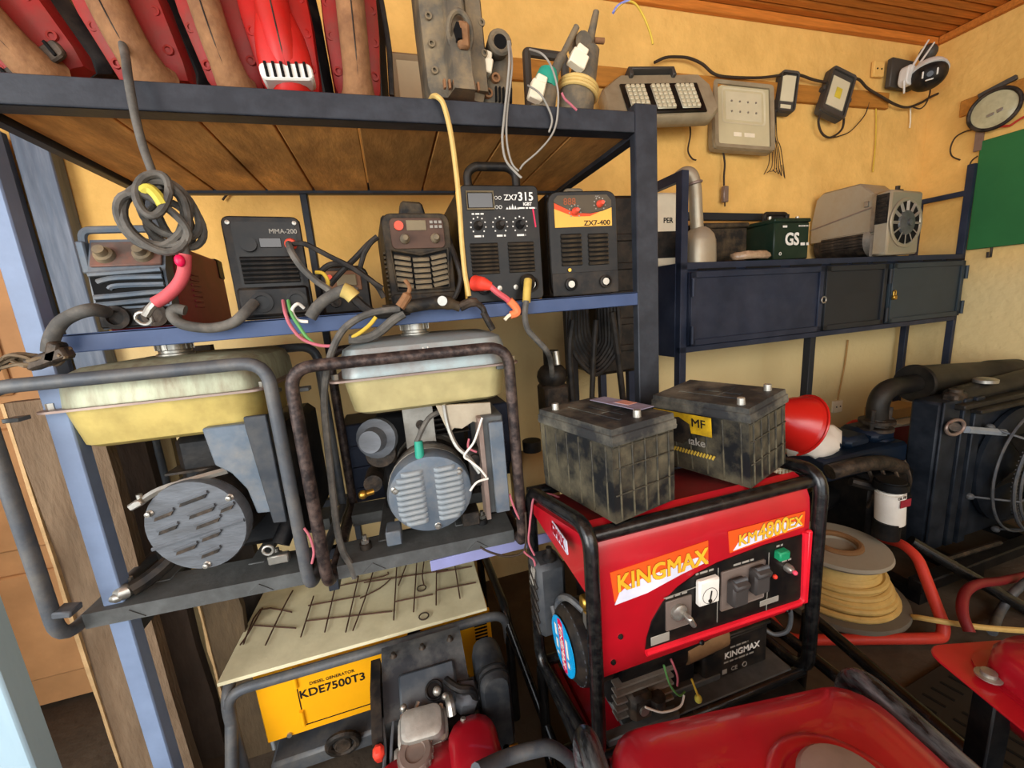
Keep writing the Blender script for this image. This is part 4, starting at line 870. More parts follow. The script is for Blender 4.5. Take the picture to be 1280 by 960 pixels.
for q, m, lab in (([(-0.241,1.100,1.555),(-0.232,1.060,1.524),(-0.225,1.060,1.493),(-0.206,1.060,1.462),(-0.170,1.060,1.443),(-0.135,1.060,1.439)], M_wirepink, 'pink wire hanging from the upright black welder'), ([(-0.230,1.100,1.554),(-0.221,1.065,1.523),(-0.209,1.065,1.492),(-0.196,1.065,1.464),(-0.178,1.065,1.443)], M_wiregreen, 'green wire hanging from the upright black welder'), ([(-0.195,1.080,1.534),(-0.205,1.070,1.544),(-0.219,1.070,1.530),(-0.211,1.070,1.507),(-0.189,1.070,1.501)], M_wirewhite, 'short pale wire by the pink and green wires')):
    cable('plug_wire', q, .004, m, lab, 'wire')
cable('thick_lead', [(-0.181,1.060,1.510),(-0.163,1.060,1.533),(-0.140,1.060,1.550),(-0.113,1.060,1.563),(-0.091,1.060,1.569),(-0.070,1.060,1.560)], .0135, M_cable, 'stubby dusty lead end lying on the blue rail', n=10)
obj_ = G().tube(cr([(-0.100,1.050,1.569),(-0.087,1.050,1.561),(-0.077,1.050,1.549)], 3), .018, 10)
tag(obj('tape_wrap', obj_, mat('old_yellow_tape', '#b8a05c', 0.8, 0, 0.2, 20)), 'lump of dirty yellow tape round the cables left of the louvred welder', 'tape')
cable('welding_lead', [(-0.084,1.090,1.555),(-0.060,1.090,1.526),(-0.034,1.090,1.508),(0.005,1.090,1.505),(0.049,1.090,1.510)], .0115, M_cabdk, 'dark lead passing under the louvred welder')
cable('welding_lead', [(0.025,1.050,1.515),(-0.013,1.050,1.514),(-0.047,1.050,1.509),(-0.082,1.050,1.496),(-0.115,1.050,1.473),(-0.142,1.050,1.433),(-0.164,1.050,1.379),(-0.180,1.050,1.312),(-0.187,1.050,1.231),(-0.192,1.050,1.149),(-0.197,1.050,1.063),(-0.201,1.050,0.975),(-0.197,1.050,0.910),(-0.184,1.050,0.864),(-0.178,1.050,0.825)], .0085, M_cable, 'long grey lead dropping past the right generator pipe')
cable('welding_lead', [(0.033,1.060,1.503),(0.006,1.060,1.489),(-0.019,1.060,1.471),(-0.048,1.060,1.454),(-0.079,1.060,1.449),(-0.104,1.060,1.452)], .0115, M_cable, 'short grey lead curving onto the right generator')
cable('yellow_wire', [(-0.034,1.055,1.500),(-0.051,1.055,1.482),(-0.076,1.055,1.465),(-0.096,1.055,1.455)], .005, M_wireyel, 'yellow wire beside the grey lead above the right generator', 'wire')
cable('black_lead', [(-0.135,1.120,1.587),(-0.100,1.120,1.620),(-0.064,1.120,1.650),(-0.031,1.120,1.680),(-0.006,1.120,1.698)], .007, M_cabdk, 'black lead slanting up to the louvred welder')
cable('black_lead', [(-0.057,1.100,1.622),(-0.041,1.100,1.658),(-0.018,1.100,1.687)], .006, M_cabdk, 'short black lead beside the slanting one')
cable('black_lead', [(-0.160,1.110,1.607),(-0.131,1.110,1.632),(-0.094,1.110,1.634),(-0.056,1.110,1.609),(-0.025,1.110,1.580),(-0.010,1.110,1.547)], .007, M_cabdk, 'black lead looping over the squat charger')
cable('yellow_wire', [(-0.159,1.090,1.616),(-0.142,1.090,1.612),(-0.134,1.090,1.593),(-0.140,1.090,1.574)], .0045, M_wireyel, 'yellow wire loop at the squat charger', 'wire')
cable('side_lead', [(0.196,1.300,1.773),(0.188,1.200,1.698),(0.191,1.120,1.623),(0.195,1.120,1.580),(0.173,1.120,1.535),(0.143,1.120,1.520)], .007, M_cabdk, 'black lead running down the right side of the louvred welder')
t = thing('electrode_holder', 'dusty dark electrode holder lying along the rail before the louvred welder', 'electrode holder', (0.145,1.060,1.514))
obj('grip', G().tube(cr([(-0.016,1.055,1.518),(0.035,1.055,1.518),(0.085,1.055,1.522),(0.137,1.055,1.523),(0.175,1.055,1.508)], 4), [.010]*5+[.016]*5+[.018]*4+[.013]*3, 10), M_blackdust, t)
obj('jaw', G().tube(cr([(0.174,1.050,1.508),(0.207,1.050,1.518),(0.231,1.050,1.504),(0.238,1.050,1.486)], 4), [.012]*6+[.008]*7, 8), M_iron, t)
obj('bolt', G().cyl((0.130,1.040,1.527), (0.127,1.020,1.526), .012), M_steel, t)
obj('tip', G().tube([(0.234,1.050,1.491),(0.245,1.050,1.465),(0.256,1.050,1.443)], .009, 8), M_iron, t)
obj('rag_strip', G().tube(cr([(0.025,1.045,1.519),(0.043,1.045,1.541),(0.054,1.045,1.563),(0.045,1.045,1.583)], 4), [.012]*6+[.005]*7, 8), M_grip, t)
t = thing('red_welding_plug', 'red plug on a short red cable with taped end in the tall welder', 'plug', (0.244,1.100,1.572))
obj('plug', G().tube([(0.236,1.130,1.570),(0.253,1.105,1.565),(0.274,1.100,1.557)], [.022, .019, .011], 16), M_redplug, t)
obj('lead', G().tube(cr([(0.269,1.100,1.560),(0.288,1.090,1.539),(0.313,1.090,1.520),(0.328,1.090,1.501)], 4), .0085, 8), M_redcable, t)
obj('taped_end', G().tube(cr([(0.318,1.085,1.515),(0.335,1.085,1.496),(0.337,1.085,1.481),(0.318,1.085,1.476)], 4), .011, 8), mat('orange_tape', '#d9784a', 0.6), t)
obj('bare_end', G().tube(cr([(0.322,1.085,1.478),(0.311,1.085,1.474),(0.300,1.085,1.464)], 3), .005, 6), M_cream, t)
t = thing('yellow_welding_plug', 'grey cable with a yellow sleeve hanging from the tall welder', 'plug', (0.368,1.070,1.369))
obj('plug', G().tube([(0.391,1.130,1.570),(0.384,1.110,1.556)], [.021, .019], 16), M_blackdust, t)
obj('sleeve', G().tube(cr([(0.383,1.105,1.569),(0.375,1.095,1.542),(0.370,1.095,1.507)], 4), .0115, 10), mat('yellow_sleeve', '#b89c4a', 0.6, 0, 0.2, 20), t)
obj('lead', G().tube(cr([(0.365,1.080,1.512),(0.358,1.080,1.471),(0.364,1.080,1.432),(0.391,1.080,1.398),(0.415,1.080,1.368),(0.454,1.150,1.329),(0.476,1.200,1.269)], 5), .0085, 8), M_cable, t)


# ------------------------------------------------------------------ the two open-frame generators on the bottom deck
def sring(w, d, z, cy, cx=0, r=.05, n=4): return [(x, y, z) for x, y in rrect(w, d, min(r, w*.45, d*.45), n, cx, cy)]
def open_gen(label, p, yaw, W, H, mt, mu, ml, tx, tw):
    t = thing('open_frame_generator', label, 'generator', p, yaw, 'bare generators on the rack deck')
    r = .0145; D = .46
    L('frame', G().tube(fil([(-W/2, D, r), (-W/2, 0, r), (-W/2-.0, 0, H-r), (W/2, 0, H-r), (W/2, 0, r), (W/2, D, r)], .055, 6), r, 12), mt, t)
    L('rear_frame', G().tube(fil([(-W/2, D, r), (-W/2, D, H-r), (W/2, D, H-r), (W/2, D, r)], .055, 6), r, 10), mt, t)
    # base channels, one to the front and one behind, joined by two runners
    def chan(y0, y1): return G().prism([(y0, .004), (y1, .004), (y1, .012), (y0+.008, .012), (y0+.008, .034), (y1, .040), (y1, .047), (y0, .042)], W-.03, T(-W/2+.015, 0, 0) @ Matrix(((0, 1, 0, 0), (1, 0, 0, 0), (0, 0, 1, 0), (0, 0, 0, 1))))
    b = L('base_channel', chan(.045, .15), M_base, t); L('base_channel', chan(.32, .40), M_base, t)
    for x in (-.12, .10): L('base_runner', G().bb(x-.02, x+.02, .12, .36, .035, .048, .002), M_base, t)
    for x, y in ((-.17, .10), (.16, .11), (-.05, .36), (.17, .36)):
        L('mount_rubber', G().cyl((x, y, .046), (x, y, .062), .016, n=12), M_black, t)
        bo = L('mount_bolt', G().cyl((x, y, .06), (x, y, .072), .011, n=6).cyl((x, y, .07), (x, y, .085), .006, n=8), M_steel, t)
    for x in (-.15, .13): L('gusset', G().prism([(-.03, 0), (.03, 0), (0, .024)], .004, T(x, .042, .008)), M_base, b)
    # fuel tank: two pressed shells and the seam flange
    cy = .215; d = .36
    zs = .524
    L('tank_lower', G().loft([sring(tw*.84, d*.84, zs-.094, cy, tx), sring(tw*.90, d*.89, zs-.086, cy, tx), sring(tw*.955, d*.96, zs-.006, cy, tx), sring(tw*.96, d*.965, zs, cy, tx)]), ml, t)
    L('tank_flange', G().loft([sring(tw+.035, d+.02, zs-.002, cy, tx, .03), sring(tw+.035, d+.02, zs+.003, cy, tx, .03)]), M_rustcap, t)
    L('tank_upper', G().loft([sring(tw*.97, d*.97, zs+.002, cy, tx), sring(tw*.955, d*.95, zs+.05, cy, tx), sring(tw*.92, d*.91, zs+.072, cy, tx), sring(tw*.82, d*.80, zs+.084, cy, tx), sring(tw*.4, d*.4, zs+.09, cy, tx)]), mu, t)
    cp = L('fuel_cap', G().lathe([(.040, 0), (.040, .012), (.034, .014), (.034, .02), (.037, .022), (.037, .042), (.032, .047), (0, .047)], (tx-.02, cy-.02, zs+.082), (0, 0, 1), 28), M_steel, t)
    me = finish(G().box((.0375, 0, .031), (.004, .005, .018)), 'cap_rib', M_steel)
    pieces('cap_rib', me, [T(tx-.02, cy-.02, zs+.082) @ RZ(360*k/16) for k in range(16)], cp)
    for x in (tx-tw/2-.004, tx+tw/2+.004): L('flange_bolt', G().cyl((x, cy-d/2+.03, zs+.002), (x, cy-d/2+.03, zs+.016), .009, n=6), M_steel, t)
    for sx in (-1, 1):
        L('tank_bracket', G().bb(sx*(W/2-.012)-.014, sx*(W/2-.012)+.014, .03, .06, zs-.012, zs-.003, .001), M_base, t)
    return t
def bolt(n, x, y, z, t, r=.008): L(n, G().lathe([(r*1.5, 0), (r*1.5, .002), (r, .003), (r, .007), (0, .009)], (x, y, z), (0, -1, 0), 8), M_steel, t)
# left one: blank ribbed disc cover
g1 = open_gen('left bare generator with yellowish tank and flat round slotted cover', (-.535, 1.026, .831), -3.5, .517, .605, M_greytube, M_zinc, M_zincy, .012, .41)
dc = (.038, .03, .222)
A = T(*dc) @ RZ(-7)
cv = L('end_cover', G().add(G().lathe([(.108, .03), (.112, .0), (.110, -.006), (0, -.006)], (0, 0, 0), (0, 1, 0), 40).bm, A), M_plate, g1)
g = G()
for k, (x, z, l) in enumerate(((.01, .065, .07), (-.06, .035, .05), (.022, .032, .065), (.078, .035, .036), (-.058, .0, .05), (.03, .004, .062), (.03, -.03, .05), (-.03, -.055, .055), (.02, -.072, .05))):
    s = L('louvre_slit', G().add(G().prism([(-l/2, -.004), (l/2-.01, -.003), (l/2, .006), (-l/2+.006, .004)], .005, T(x, -.0105, z) @ RY(-14)).bm, A), M_iron, cv)
    L('louvre_lip', G().add(G().tube([(-l/2, 0, 0), (l/2, 0, .002)], .0042, 6).bm, A @ T(x, -.008, z+.007) @ RY(-14)), M_plate, cv)
L('crease', G().add(G().tube([(-.105, 0, -.045), (.108, 0, .002)], .005, 6).bm, A @ T(0, -.006, 0)), M_plate, cv)
for x, z in ((-.09, .045), (.088, .062), (.005, -.10)):
    L('cover_bolt', G().add(G().lathe([(.009, 0), (.006, .003), (.006, .009), (0, .010)], (0, 0, 0), (0, -1, 0), 8).bm, A @ T(x, -.007, z)), M_steel, cv)
L('alternator_body', G().lathe([(.112, 0), (.105, .01), (.10, .02), (.10, .20), (.08, .22)], (dc[0], dc[1]+.025, dc[2]), (.12, 1, 0), 28), M_iron, g1)
L('strap', G().tube(cr([(.11, .06, .335), (.06, .05, .33), (-.02, .04, .318), (-.06, .03, .30)], 4), .009, 6), M_steel, g1)
L('strap_clamp', G().box((-.065, .03, .298), (.03, .03, .016), (0, -.4, 0), .003).cyl((-.06, .03, .30), (-.06, .03, .318), .006), M_steel, g1)
L('lifting_ring', G().torus((.09, .10, .40), .026, .008, (.3, 1, 0), 20, 8, .8, 1.3).bb(.07, .11, .1, .11, .43, .47), M_alu, g1)
box = L('control_box', G().prism([(.09, .45), (.10, .36), (.13, .335), (.155, .29), (.165, .225), (.20, .222), (.20, .45)], .10, T(0, .03, 0), .003), M_plate2, g1)
L('box_bracket', G().prism([(.188, .47), (.188, .445), (.205, .205), (.235, .202), (.235, .47)], .012, T(0, .005, 0), .002), mat('dark_bracket', '#34393f', 0.55, 0.2, 0.2, 10, '#6a655c', 0.4, 14), g1)
L('engine_block', G().bb(-.05, .235, .16, .44, .07, .41, .02), M_engdark, g1)
for k in range(6): L('cooling_fin', G().bb(-.07, .10, .145, .44, .14+.035*k, .146+.035*k), M_iron, g1)
L('exhaust_pipe', G().tube(fil([(.20, .2, .19), (.215, .10, .17), (.19, .06, .12)], .04), .022, 10), M_engdark, g1)
L('cable_tape', G().tube(cr([(-.155, .075, .066), (-.135, .09, .072), (-.11, .11, .085), (-.09, .13, .10)], 4), .019, 8), M_black, g1)
L('foil_end', G().ball((-.168, .07, .066), .020, (1.1, 1, .9), 6).ball((-.178, .06, .06), .013, (1.2, 1, .9), 6), M_steel, g1)
L('terminal_lug', G().box((.175, .075, .075), (.05, .02, .025), (0, 0, 0), .003).torus((.16, .06, .11), .012, .004, (0, 1, 0), 12), M_steel, g1)
L('leg_clamp', G().box((-.232, .004, .085), (.036, .036, .016), (0, .15, 0), .003), M_greytube, g1)
# right one: louvred domed cover
g2 = open_gen('right bare generator with weathered tank and louvred black round cover', (.02, .99, .829), -2.6, .507, .588, M_frame2, M_zinc2, M_zinc2y, .052, .44)
dc = (.022, .05, .198); A = T(*dc) @ RX(4)
cv = L('end_cover', G().add(G().lathe([(.110, .04), (.113, .0), (.108, -.012), (.098, -.016), (0, -.016)], (0, 0, 0), (0, 1, 0), 40).bm, A), M_plate2, g2)
sizes = {}
mats_l = []
for s in (-1, 1):
    for k in range(10):
        z = .072-.0158*k; wd = min(.066, 2*(math.sqrt(max(.0001, .098**2-z*z))-.012)-.0)
        wd = min(.074, math.sqrt(max(.0001, .102**2-z*z))-.016)
        wd = round(wd, 3)
        if wd < .02: continue
        if wd not in sizes: sizes[wd] = None
        mats_l.append((wd, A @ T(s*(.014+wd/2), -.0162, z) @ RY(-2)))
M_lou = mat('louvre_dusty2', '#7d868c', 0.55, 0.2, 0.15, 12, '#a39a88', 0.4, 16)
for wd in sizes:
    g = G(); rings = []
    for dz, y in ((.0058, 0), (.0045, -.006), (-.001, -.009), (-.0055, -.0075)):
        rings.append([(x, y*f, dz) for x, f in ((-wd/2, 0), (-wd/2+.006, .8), (-wd/2+.012, 1), (wd/2-.012, 1), (wd/2-.006, .8), (wd/2, 0))])
    me = finish(g.loft(rings, cap=False, closed=False), 'louvre', M_lou, 60)
    g = G().bb(-wd/2+.004, wd/2-.004, -.001, .0, -.0075, -.0052); mh = finish(g, 'louvre_gap', M_hole)
    pieces('louvre', me, [m for w_, m in mats_l if w_ == wd], cv); pieces('louvre_gap', mh, [m for w_, m in mats_l if w_ == wd], cv)
for x, z in ((-.088, .03), (.078, .055), (.008, -.094)):
    L('cover_bolt', G().add(G().lathe([(.012, 0), (.008, .003), (.007, .009), (0, .010)], (0, 0, 0), (0, -1, 0), 8).bm, A @ T(x, -.014, z)), M_steel, cv)
L('alternator_body', G().lathe([(.113, 0), (.106, .012), (.108, .03), (.104, .034), (.104, .15), (.108, .155), (.108, .18), (.08, .2)], (dc[0], dc[1]+.04, dc[2]), (.05, 1, .02), 28), M_alu, g2)
L('body_band', G().lathe([(.1075, .06), (.1075, .10)], (dc[0], dc[1]+.04, dc[2]), (.05, 1, .02), 28), M_iron, g2)
L('tape_wrap', G().tube([(.005, .04, .285), (.006, .05, .345)], [.013, .011], 10), M_teal, g2)
L('engine_block', G().bb(-.12, .16, .25, .43, .06, .38, .015), M_engdark, g2)
for k in range(7): L('cooling_fin', G().bb(.03, .16, .22, .42, .30+.016*k, .304+.016*k), M_iron, g2)
L('carburettor', G().bb(-.14, -.06, .14, .2, .26, .32, .01).cyl((-.10, .13, .30), (-.10, .2, .30), .04, n=18).cyl((-.13, .12, .22), (-.13, .2, .22), .025), M_iron, g2)
L('air_intake', G().lathe([(.055, 0), (.055, .02), (.035, .03), (.03, .06)], (-.10, .14, .345), (-.3, -1, .1), 20), M_plate, g2)
L('top_plate', G().prism([(-.03, .29), (.055, .29), (.055, .42), (-.03, .43)], .006, T(0, .16, 0), .001), M_alu, g2)
L('plate_bolt', G().cyl((.015, .15, .36), (.015, .16, .36), .012).tube([(.015, .15, .36), (.013, .145, .33)], .005), M_iron, g2)
L('fuel_tap', G().cyl((-.125, .07, .22), (-.15, .06, .22), .008).ball((-.15, .06, .22), .012), M_brass, g2)
cb2 = L('control_box', G().bb(.165, .225, .0, .22, .13, .40, .004), M_base, g2)
L('box_front', G().bb(.185, .222, -.014, 0, .135, .385, .002), M_plate2, cb2)
L('box_edge', G().bb(.158, .17, -.012, .05, .12, .40, .001), M_rustcap, cb2)
L('box_cover', G().prism([(.06, .44), (.20, .43), (.20, .36), (.15, .385), (.12, .37), (.10, .375), (.085, .36)], .006, T(0, .02, 0), .001), mat('cover_beige', '#a59a85', 0.5, 0.2, 0.15, 10, '#7a6a55', 0.4, 12), cb2)
L('cable_guide', G().tube(cr([(.08, .02, .44), (.085, .02, .38), (.10, .01, .33), (.125, .0, .30), (.15, -.01, .255)], 4), .006, 6), M_steel, g2)
for n_, q, m in (('white_wire', [(.17, -.01, .40), (.155, -.02, .37), (.14, -.02, .34), (.115, -.015, .31), (.125, -.01, .295)], M_wirewhite), ('white_wire', [(.125, -.01, .295), (.15, -.02, .27), (.165, -.02, .245)], M_wirewhite), ('white_wire', [(.17, -.02, .24), (.14, -.02, .235), (.12, -.02, .215)], M_wirewhite), ('red_wire', [(.135, .02, .34), (.13, .01, .32), (.15, .01, .305)], M_wirepink), ('black_hose', [(.0, .05, .34), (.04, .06, .40), (.09, .07, .41), (.12, .05, .40)], M_cable)):
    L(n_, G().tube(cr(q, 5), .003 if n_ != 'black_hose' else .007, 6), m, g2)
L('regulator', G().bb(.13, .165, .03, .07, .20, .31, .004).cyl((.145, .02, .28), (.145, .03, .28), .014), M_black, g2)
L('mount_bracket', G().bb(-.11, -.07, .06, .12, .058, .10, .003), M_plate2, g2)
L('mount_bracket', G().bb(.10, .15, .08, .14, .06, .10, .003), M_iron, g2)
# chalk ticks on the right tank
L('chalk_mark', G().tube([(.045, .034, .588), (.052, .028, .572)], .0022, 5).tube([(.057, .034, .588), (.062, .026, .568)], .0022, 5).tube([(.036, .034, .584), (.040, .028, .572)], .0022, 5), M_txtw, g2)
for q, m, lab in (([(0.149,0.960,0.884),(0.171,0.950,0.870),(0.209,0.950,0.848),(0.242,0.950,0.841),(0.266,0.950,0.850),(0.276,0.950,0.895),(0.278,0.950,0.960)], M_wire, 'thin black wire end curling at the right generator foot'), ([(0.244,0.970,1.009),(0.250,0.970,0.980),(0.259,0.970,0.950),(0.267,0.970,0.929)], M_wirepink, 'short pink wire at the right generator pipe'), ([(-0.262,1.000,1.017),(-0.253,1.000,0.990),(-0.251,1.000,0.951),(-0.260,1.000,0.922)], M_wirepink, 'thin pink wire between the two generators')):
    cable('loose_wire', q, .003, m, lab, 'wire')
# dark tangle behind the right generator, against the rack leg
t = thing('cable_hank', 'hank of thick black hose hanging beneath the middle shelf by the rack leg', 'cable', (0.787,1.500,1.084))
obj('hose_loop', G().tube(cr([(0.658,1.420,1.506),(0.644,1.420,1.372),(0.673,1.420,1.282),(0.750,1.420,1.210),(0.834,1.420,1.274),(0.858,1.420,1.352),(0.855,1.420,1.492)], 5), .010, 8), M_cabdk, t)
obj('hose_loop', G().tube(cr([(0.674,1.432,1.505),(0.663,1.432,1.369),(0.693,1.432,1.285),(0.757,1.432,1.223),(0.830,1.432,1.283),(0.851,1.432,1.352),(0.848,1.432,1.493)], 5), .010, 8), M_cabdk, t)
obj('hose_loop', G().tube(cr([(0.689,1.444,1.504),(0.682,1.444,1.367),(0.713,1.444,1.288),(0.764,1.444,1.237),(0.827,1.444,1.292),(0.843,1.444,1.352),(0.841,1.444,1.494)], 5), .010, 8), M_cabdk, t)
obj('hose_loop', G().tube(cr([(0.705,1.456,1.504),(0.702,1.456,1.365),(0.733,1.456,1.291),(0.771,1.456,1.251),(0.823,1.456,1.301),(0.836,1.456,1.352),(0.834,1.456,1.495)], 5), .010, 8), M_cabdk, t)
obj('hose_loop', G().tube(cr([(0.721,1.468,1.503),(0.721,1.468,1.362),(0.754,1.468,1.295),(0.778,1.468,1.266),(0.819,1.468,1.311),(0.828,1.468,1.352),(0.826,1.468,1.496)], 5), .010, 8), M_cabdk, t)
obj('hose_loop', G().tube(cr([(0.738,1.480,1.502),(0.741,1.480,1.360),(0.775,1.480,1.298),(0.785,1.480,1.280),(0.815,1.480,1.320),(0.820,1.480,1.352),(0.819,1.480,1.497)], 5), .010, 8), M_cabdk, t)
obj('hose_loop', G().tube(cr([(0.754,1.492,1.502),(0.762,1.492,1.357),(0.796,1.492,1.301),(0.792,1.492,1.295),(0.811,1.492,1.329),(0.812,1.492,1.352),(0.811,1.492,1.498)], 5), .010, 8), M_cabdk, t)
obj('hose_tail', G().tube(cr([(0.753,1.410,1.423),(0.738,1.410,1.301),(0.722,1.410,1.111)], 4), .011, 8), M_cabdk, t)
obj('hose_tail', G().tube(cr([(0.823,1.410,1.448),(0.843,1.410,1.290),(0.862,1.410,1.091)], 4), .013, 8), M_cabdk, t)
obj('hose_tail', G().tube(cr([(0.656,1.410,1.431),(0.636,1.410,1.312),(0.640,1.410,1.123)], 4), .013, 8), M_cabdk, t)
t = thing('dusty_jerry_can', 'tan plastic can with dark cap behind the front battery and generator', 'can', (0.442,1.350,0.885))
q = Vector((0.449,1.380,0.839)); obj('body', G().loft([sring(.16*s, .16*s, q.z+h, q.y, q.x, .03) for s, h in ((.9, -.18), (1, -.16), (1, .05), (.85, .09), (.4, .12))]), mat('tan_plastic', '#a58a5c', 0.6, 0, 0.2, 8, '#6a5436', 0.5, 8), t); obj('cap', G().cyl(q+Vector((0, 0, .12)), q+Vector((0, 0, .16)), .035), M_black, t)
t = thing('hose_pump', 'dark hose pump with black head standing behind the front battery', 'pump', (0.556,1.450,0.927))
q = Vector((0.575,1.450,1.221)); obj('head', G().ball(q, .06, (1, 1, .9), 16).cyl(q+Vector((0, 0, .04)), q+Vector((0, 0, .10)), .03), M_black, t); obj('stem', G().bb(q.x-.05, q.x+.05, q.y-.05, q.y+.05, q.z-.24, q.z-.03, .01), M_iron, t); obj('clear_cap', G().cyl(q+Vector((.0, -.06, .05)), q+Vector((.0, -.05, .10)), .012), M_steel, t)


# ------------------------------------------------------------------ red generator with the two batteries on top
km = thing('red_generator', 'red generator lettered on orange decals with control panel, two batteries on top', 'generator', (.65, .83, .43))
YF = .69
def XP(y): return Matrix(((0, 1, 0, 0), (1, 0, 0, 0), (0, 0, 1, 0), (0, 0, 0, 1)))
# frame: two side loops and cross tubes
for x, nm in ((.335, 'l'), (.968, 'r')):
    obj('side_loop', G().tube(fil([(x, .685, .452), (x, .685, 1.045), (x-.01 if nm == 'r' else x-.03, .99, 1.0), (x-.01 if nm == 'r' else x-.035, .99, .452)], .06, 6, True), .0165, 12, closed=True), M_glosstube, km)
obj('cross_tube', G().tube([(.33, .705, 1.012), (.965, .705, 1.012)], .016, 12), M_glosstube, km)
obj('cross_tube', G().tube([(.30, .985, .995), (.955, .985, .995)], .016, 12), M_glosstube, km)
obj('cross_tube', G().tube([(.335, .70, .45), (.965, .70, .45)], .015, 12), M_glosstube, km)
obj('cross_tube', G().tube([(.31, .98, .45), (.955, .98, .45)], .015, 12), M_glosstube, km)
obj('base_plate', G().bb(.42, .93, .70, .97, .455, .468, .002), M_base, km)
for k in range(3): obj('base_angle', G().bb(.36+.2*k, .56+.17*k, .69+.05*k, .715+.05*k, .468, .488, .003), M_base, km)
# front cowl, curved at the top
prof = [(0.004, .664), (0, .68), (0, .93), (.004, .975), (.016, 1.005), (.036, 1.022), (.05, 1.026), (.05, .664)]
rings = [[(x, YF+y, z) for y, z in prof] for x in (.352, .356, .94, .944)]
cw = obj('front_cowl', G().loft(rings), M_red, km, ang=30)
obj('tank_top', G().loft([[(x, y, z) for x, y, z in ((.345, .735, a), (.93, .735, a), (.92, .97, b), (.32, .97, b))] for a, b in ((.985, .945), (1.018, .978))]), mat('dusty_red_top', '#7e2426', 0.55, 0, 0.15, 8, '#5a3a34', 0.5, 7), km)
# side wedge of the tank with the white strip
wd = obj('side_wedge', G().loft([[(x, .71, .86), (x, .71, 1.005), (x-.03, .975, .965), (x-.03, .975, .935)] for x in (.352, .338)]), M_red, km)
wedge_M = Matrix.Translation((.318, .845, .955)) @ Matrix(((-.11, .99, 0, 0), (-.985, -.11, .12, 0), (.13, 0, .99, 0), (0, 0, 0, 1)))
obj('white_strip', G().prism(rrect(.20, .034, .005), .002, wedge_M), M_dwhite, wd)
obj('lettering', G().text('KINGMAX', .036, wedge_M @ T(0, -.001, 0), bold=.001), M_red, wd)
# orange decals with lettering
d = obj('orange_decal', G().prism([(.379, .926), (.633, .938), (.634, .887), (.56, .876), (.47, .855), (.388, .852)], .0015, T(0, YF-.0015, 0)), M_dor, cw)
obj('pale_swoosh', G().prism([(.388, .845), (.40, .872), (.43, .888), (.60, .903), (.622, .898), (.634, .885), (.56, .872), (.47, .851)], .0015, T(0, YF-.0022, 0)), M_dwhite, cw)
def glyphs(txt, size, x, z, m, mo, par, sx=1.0, bold=.0016, slope=0):
    obj('lettering_outline', G().text(txt, size, T(x, YF-.0026, z) @ RY(-slope), .0003, bold=bold+.0012, sx=sx), mo, par)
    obj('lettering', G().text(txt, size, T(x, YF-.0032, z) @ RY(-slope), .0004, bold=bold, sx=sx), m, par)
glyphs('KINGMAX', .058, .512, .896, M_txto, mat('brown_outline', '#a04a18', .5), cw, .90, .0016, 1.5)
obj('orange_decal', G().prism([(.69, .946), (.925, .944), (.925, .902), (.696, .889)], .0015, T(0, YF-.0015, 0)), M_dor, cw)
obj('pale_swoosh', G().prism([(.705, .893), (.72, .911), (.76, .926), (.84, .932), (.89, .925), (.918, .908)], .0015, T(0, YF-.0022, 0)), M_dwhite, cw)
ol = mat('brown_outline2', '#7a5a3a', .5)
glyphs('KM', .040, .747, .915, M_txto, ol, cw, 1.0, .0006, 1); glyphs('4800', .058, .825, .920, M_txto, ol, cw, .82, .0009, 1); glyphs('EX', .038, .894, .922, M_txto, ol, cw, 1, .0006, 1)
# control panel recess and its lip
pp = [(.462, .705), (.929, .695), (.922, .882), (.80, .884), (.66, .874), (.60, .862), (.55, .842), (.51, .815), (.48, .775), (.466, .735)]
cpn = obj('control_panel', G().prism(pp, .003, T(0, YF-.0035, 0)), M_blackclean, km)
lip = G()
lip.tube(fil([Vector((x, YF-.004, z)) for x, z in [(.462, .699), (.934, .688), (.926, .889)]], .02), .008, 8)
obj('panel_lip', lip, mat('bright_red_lip', '#d81a2c', 0.3), cpn)
obj('panel_lip', G().bb(.928, .945, YF-.012, YF, .684, .893, .004), mat('bright_red_lip2', '#d81a2c', 0.3), cpn)
yp = YF-.0035
g = G().bb(.668, .80, yp-.002, yp, .742, .848, .003); obj('socket_plate', g, mat('taupe_plate', '#6a5d55', .5), cpn)
obj('key_plate', G().bb(.515, .585, yp-.002, yp, .738, .815, .002), mat('taupe_plate2', '#6a5d55', .5), cpn)
obj('key_plate_label', G().bb(.475, .525, yp-.002, yp, .712, .735, .001), M_txtg, cpn)
ky = obj('key_switch', G().lathe([(.02, 0), (.02, .008), (.012, .012)], (.548, yp-.002, .782), (0, -1, 0), 18), M_steel, cpn)
obj('key', G().box((.562, yp-.022, .772), (.012, .028, .03), (0, -.5, 0), .003), M_steel, ky)
vm = obj('voltmeter', G().box((.624, yp-.008, .818), (.058, .016, .066), None, .004), M_white, cpn)
obj('meter_needle', G().tube([(.624, yp-.0168, .80), (.628, yp-.0168, .822)], .0018, 5).cyl((.624, yp-.016, .797), (.624, yp-.018, .797), .005, n=10).torus((.624, yp-.016, .81), .02, .0008, (0, 1, 0), 20, 4), M_txtk, vm)
for x, z in ((.708, .792), (.772, .806)):
    sc = obj('outlet_cover', G().box((x, yp-.012, z), (.046, .026, .066), None, .005).box((x-.004, yp-.022, z+.028), (.042, .026, .018), (.4, 0, 0), .004), mat('outlet_grey', '#3c3836', .5), cpn)
    obj('outlet_hinge', G().cyl((x-.02, yp-.02, z+.036), (x+.016, yp-.02, z+.036), .0055, n=10), M_greytube, sc)
obj('breaker_switch', G().box((.845, yp-.008, .852), (.032, .02, .024), (0, 0, 0), .003), mat('green_switch', '#1d8a5c', .4), cpn)
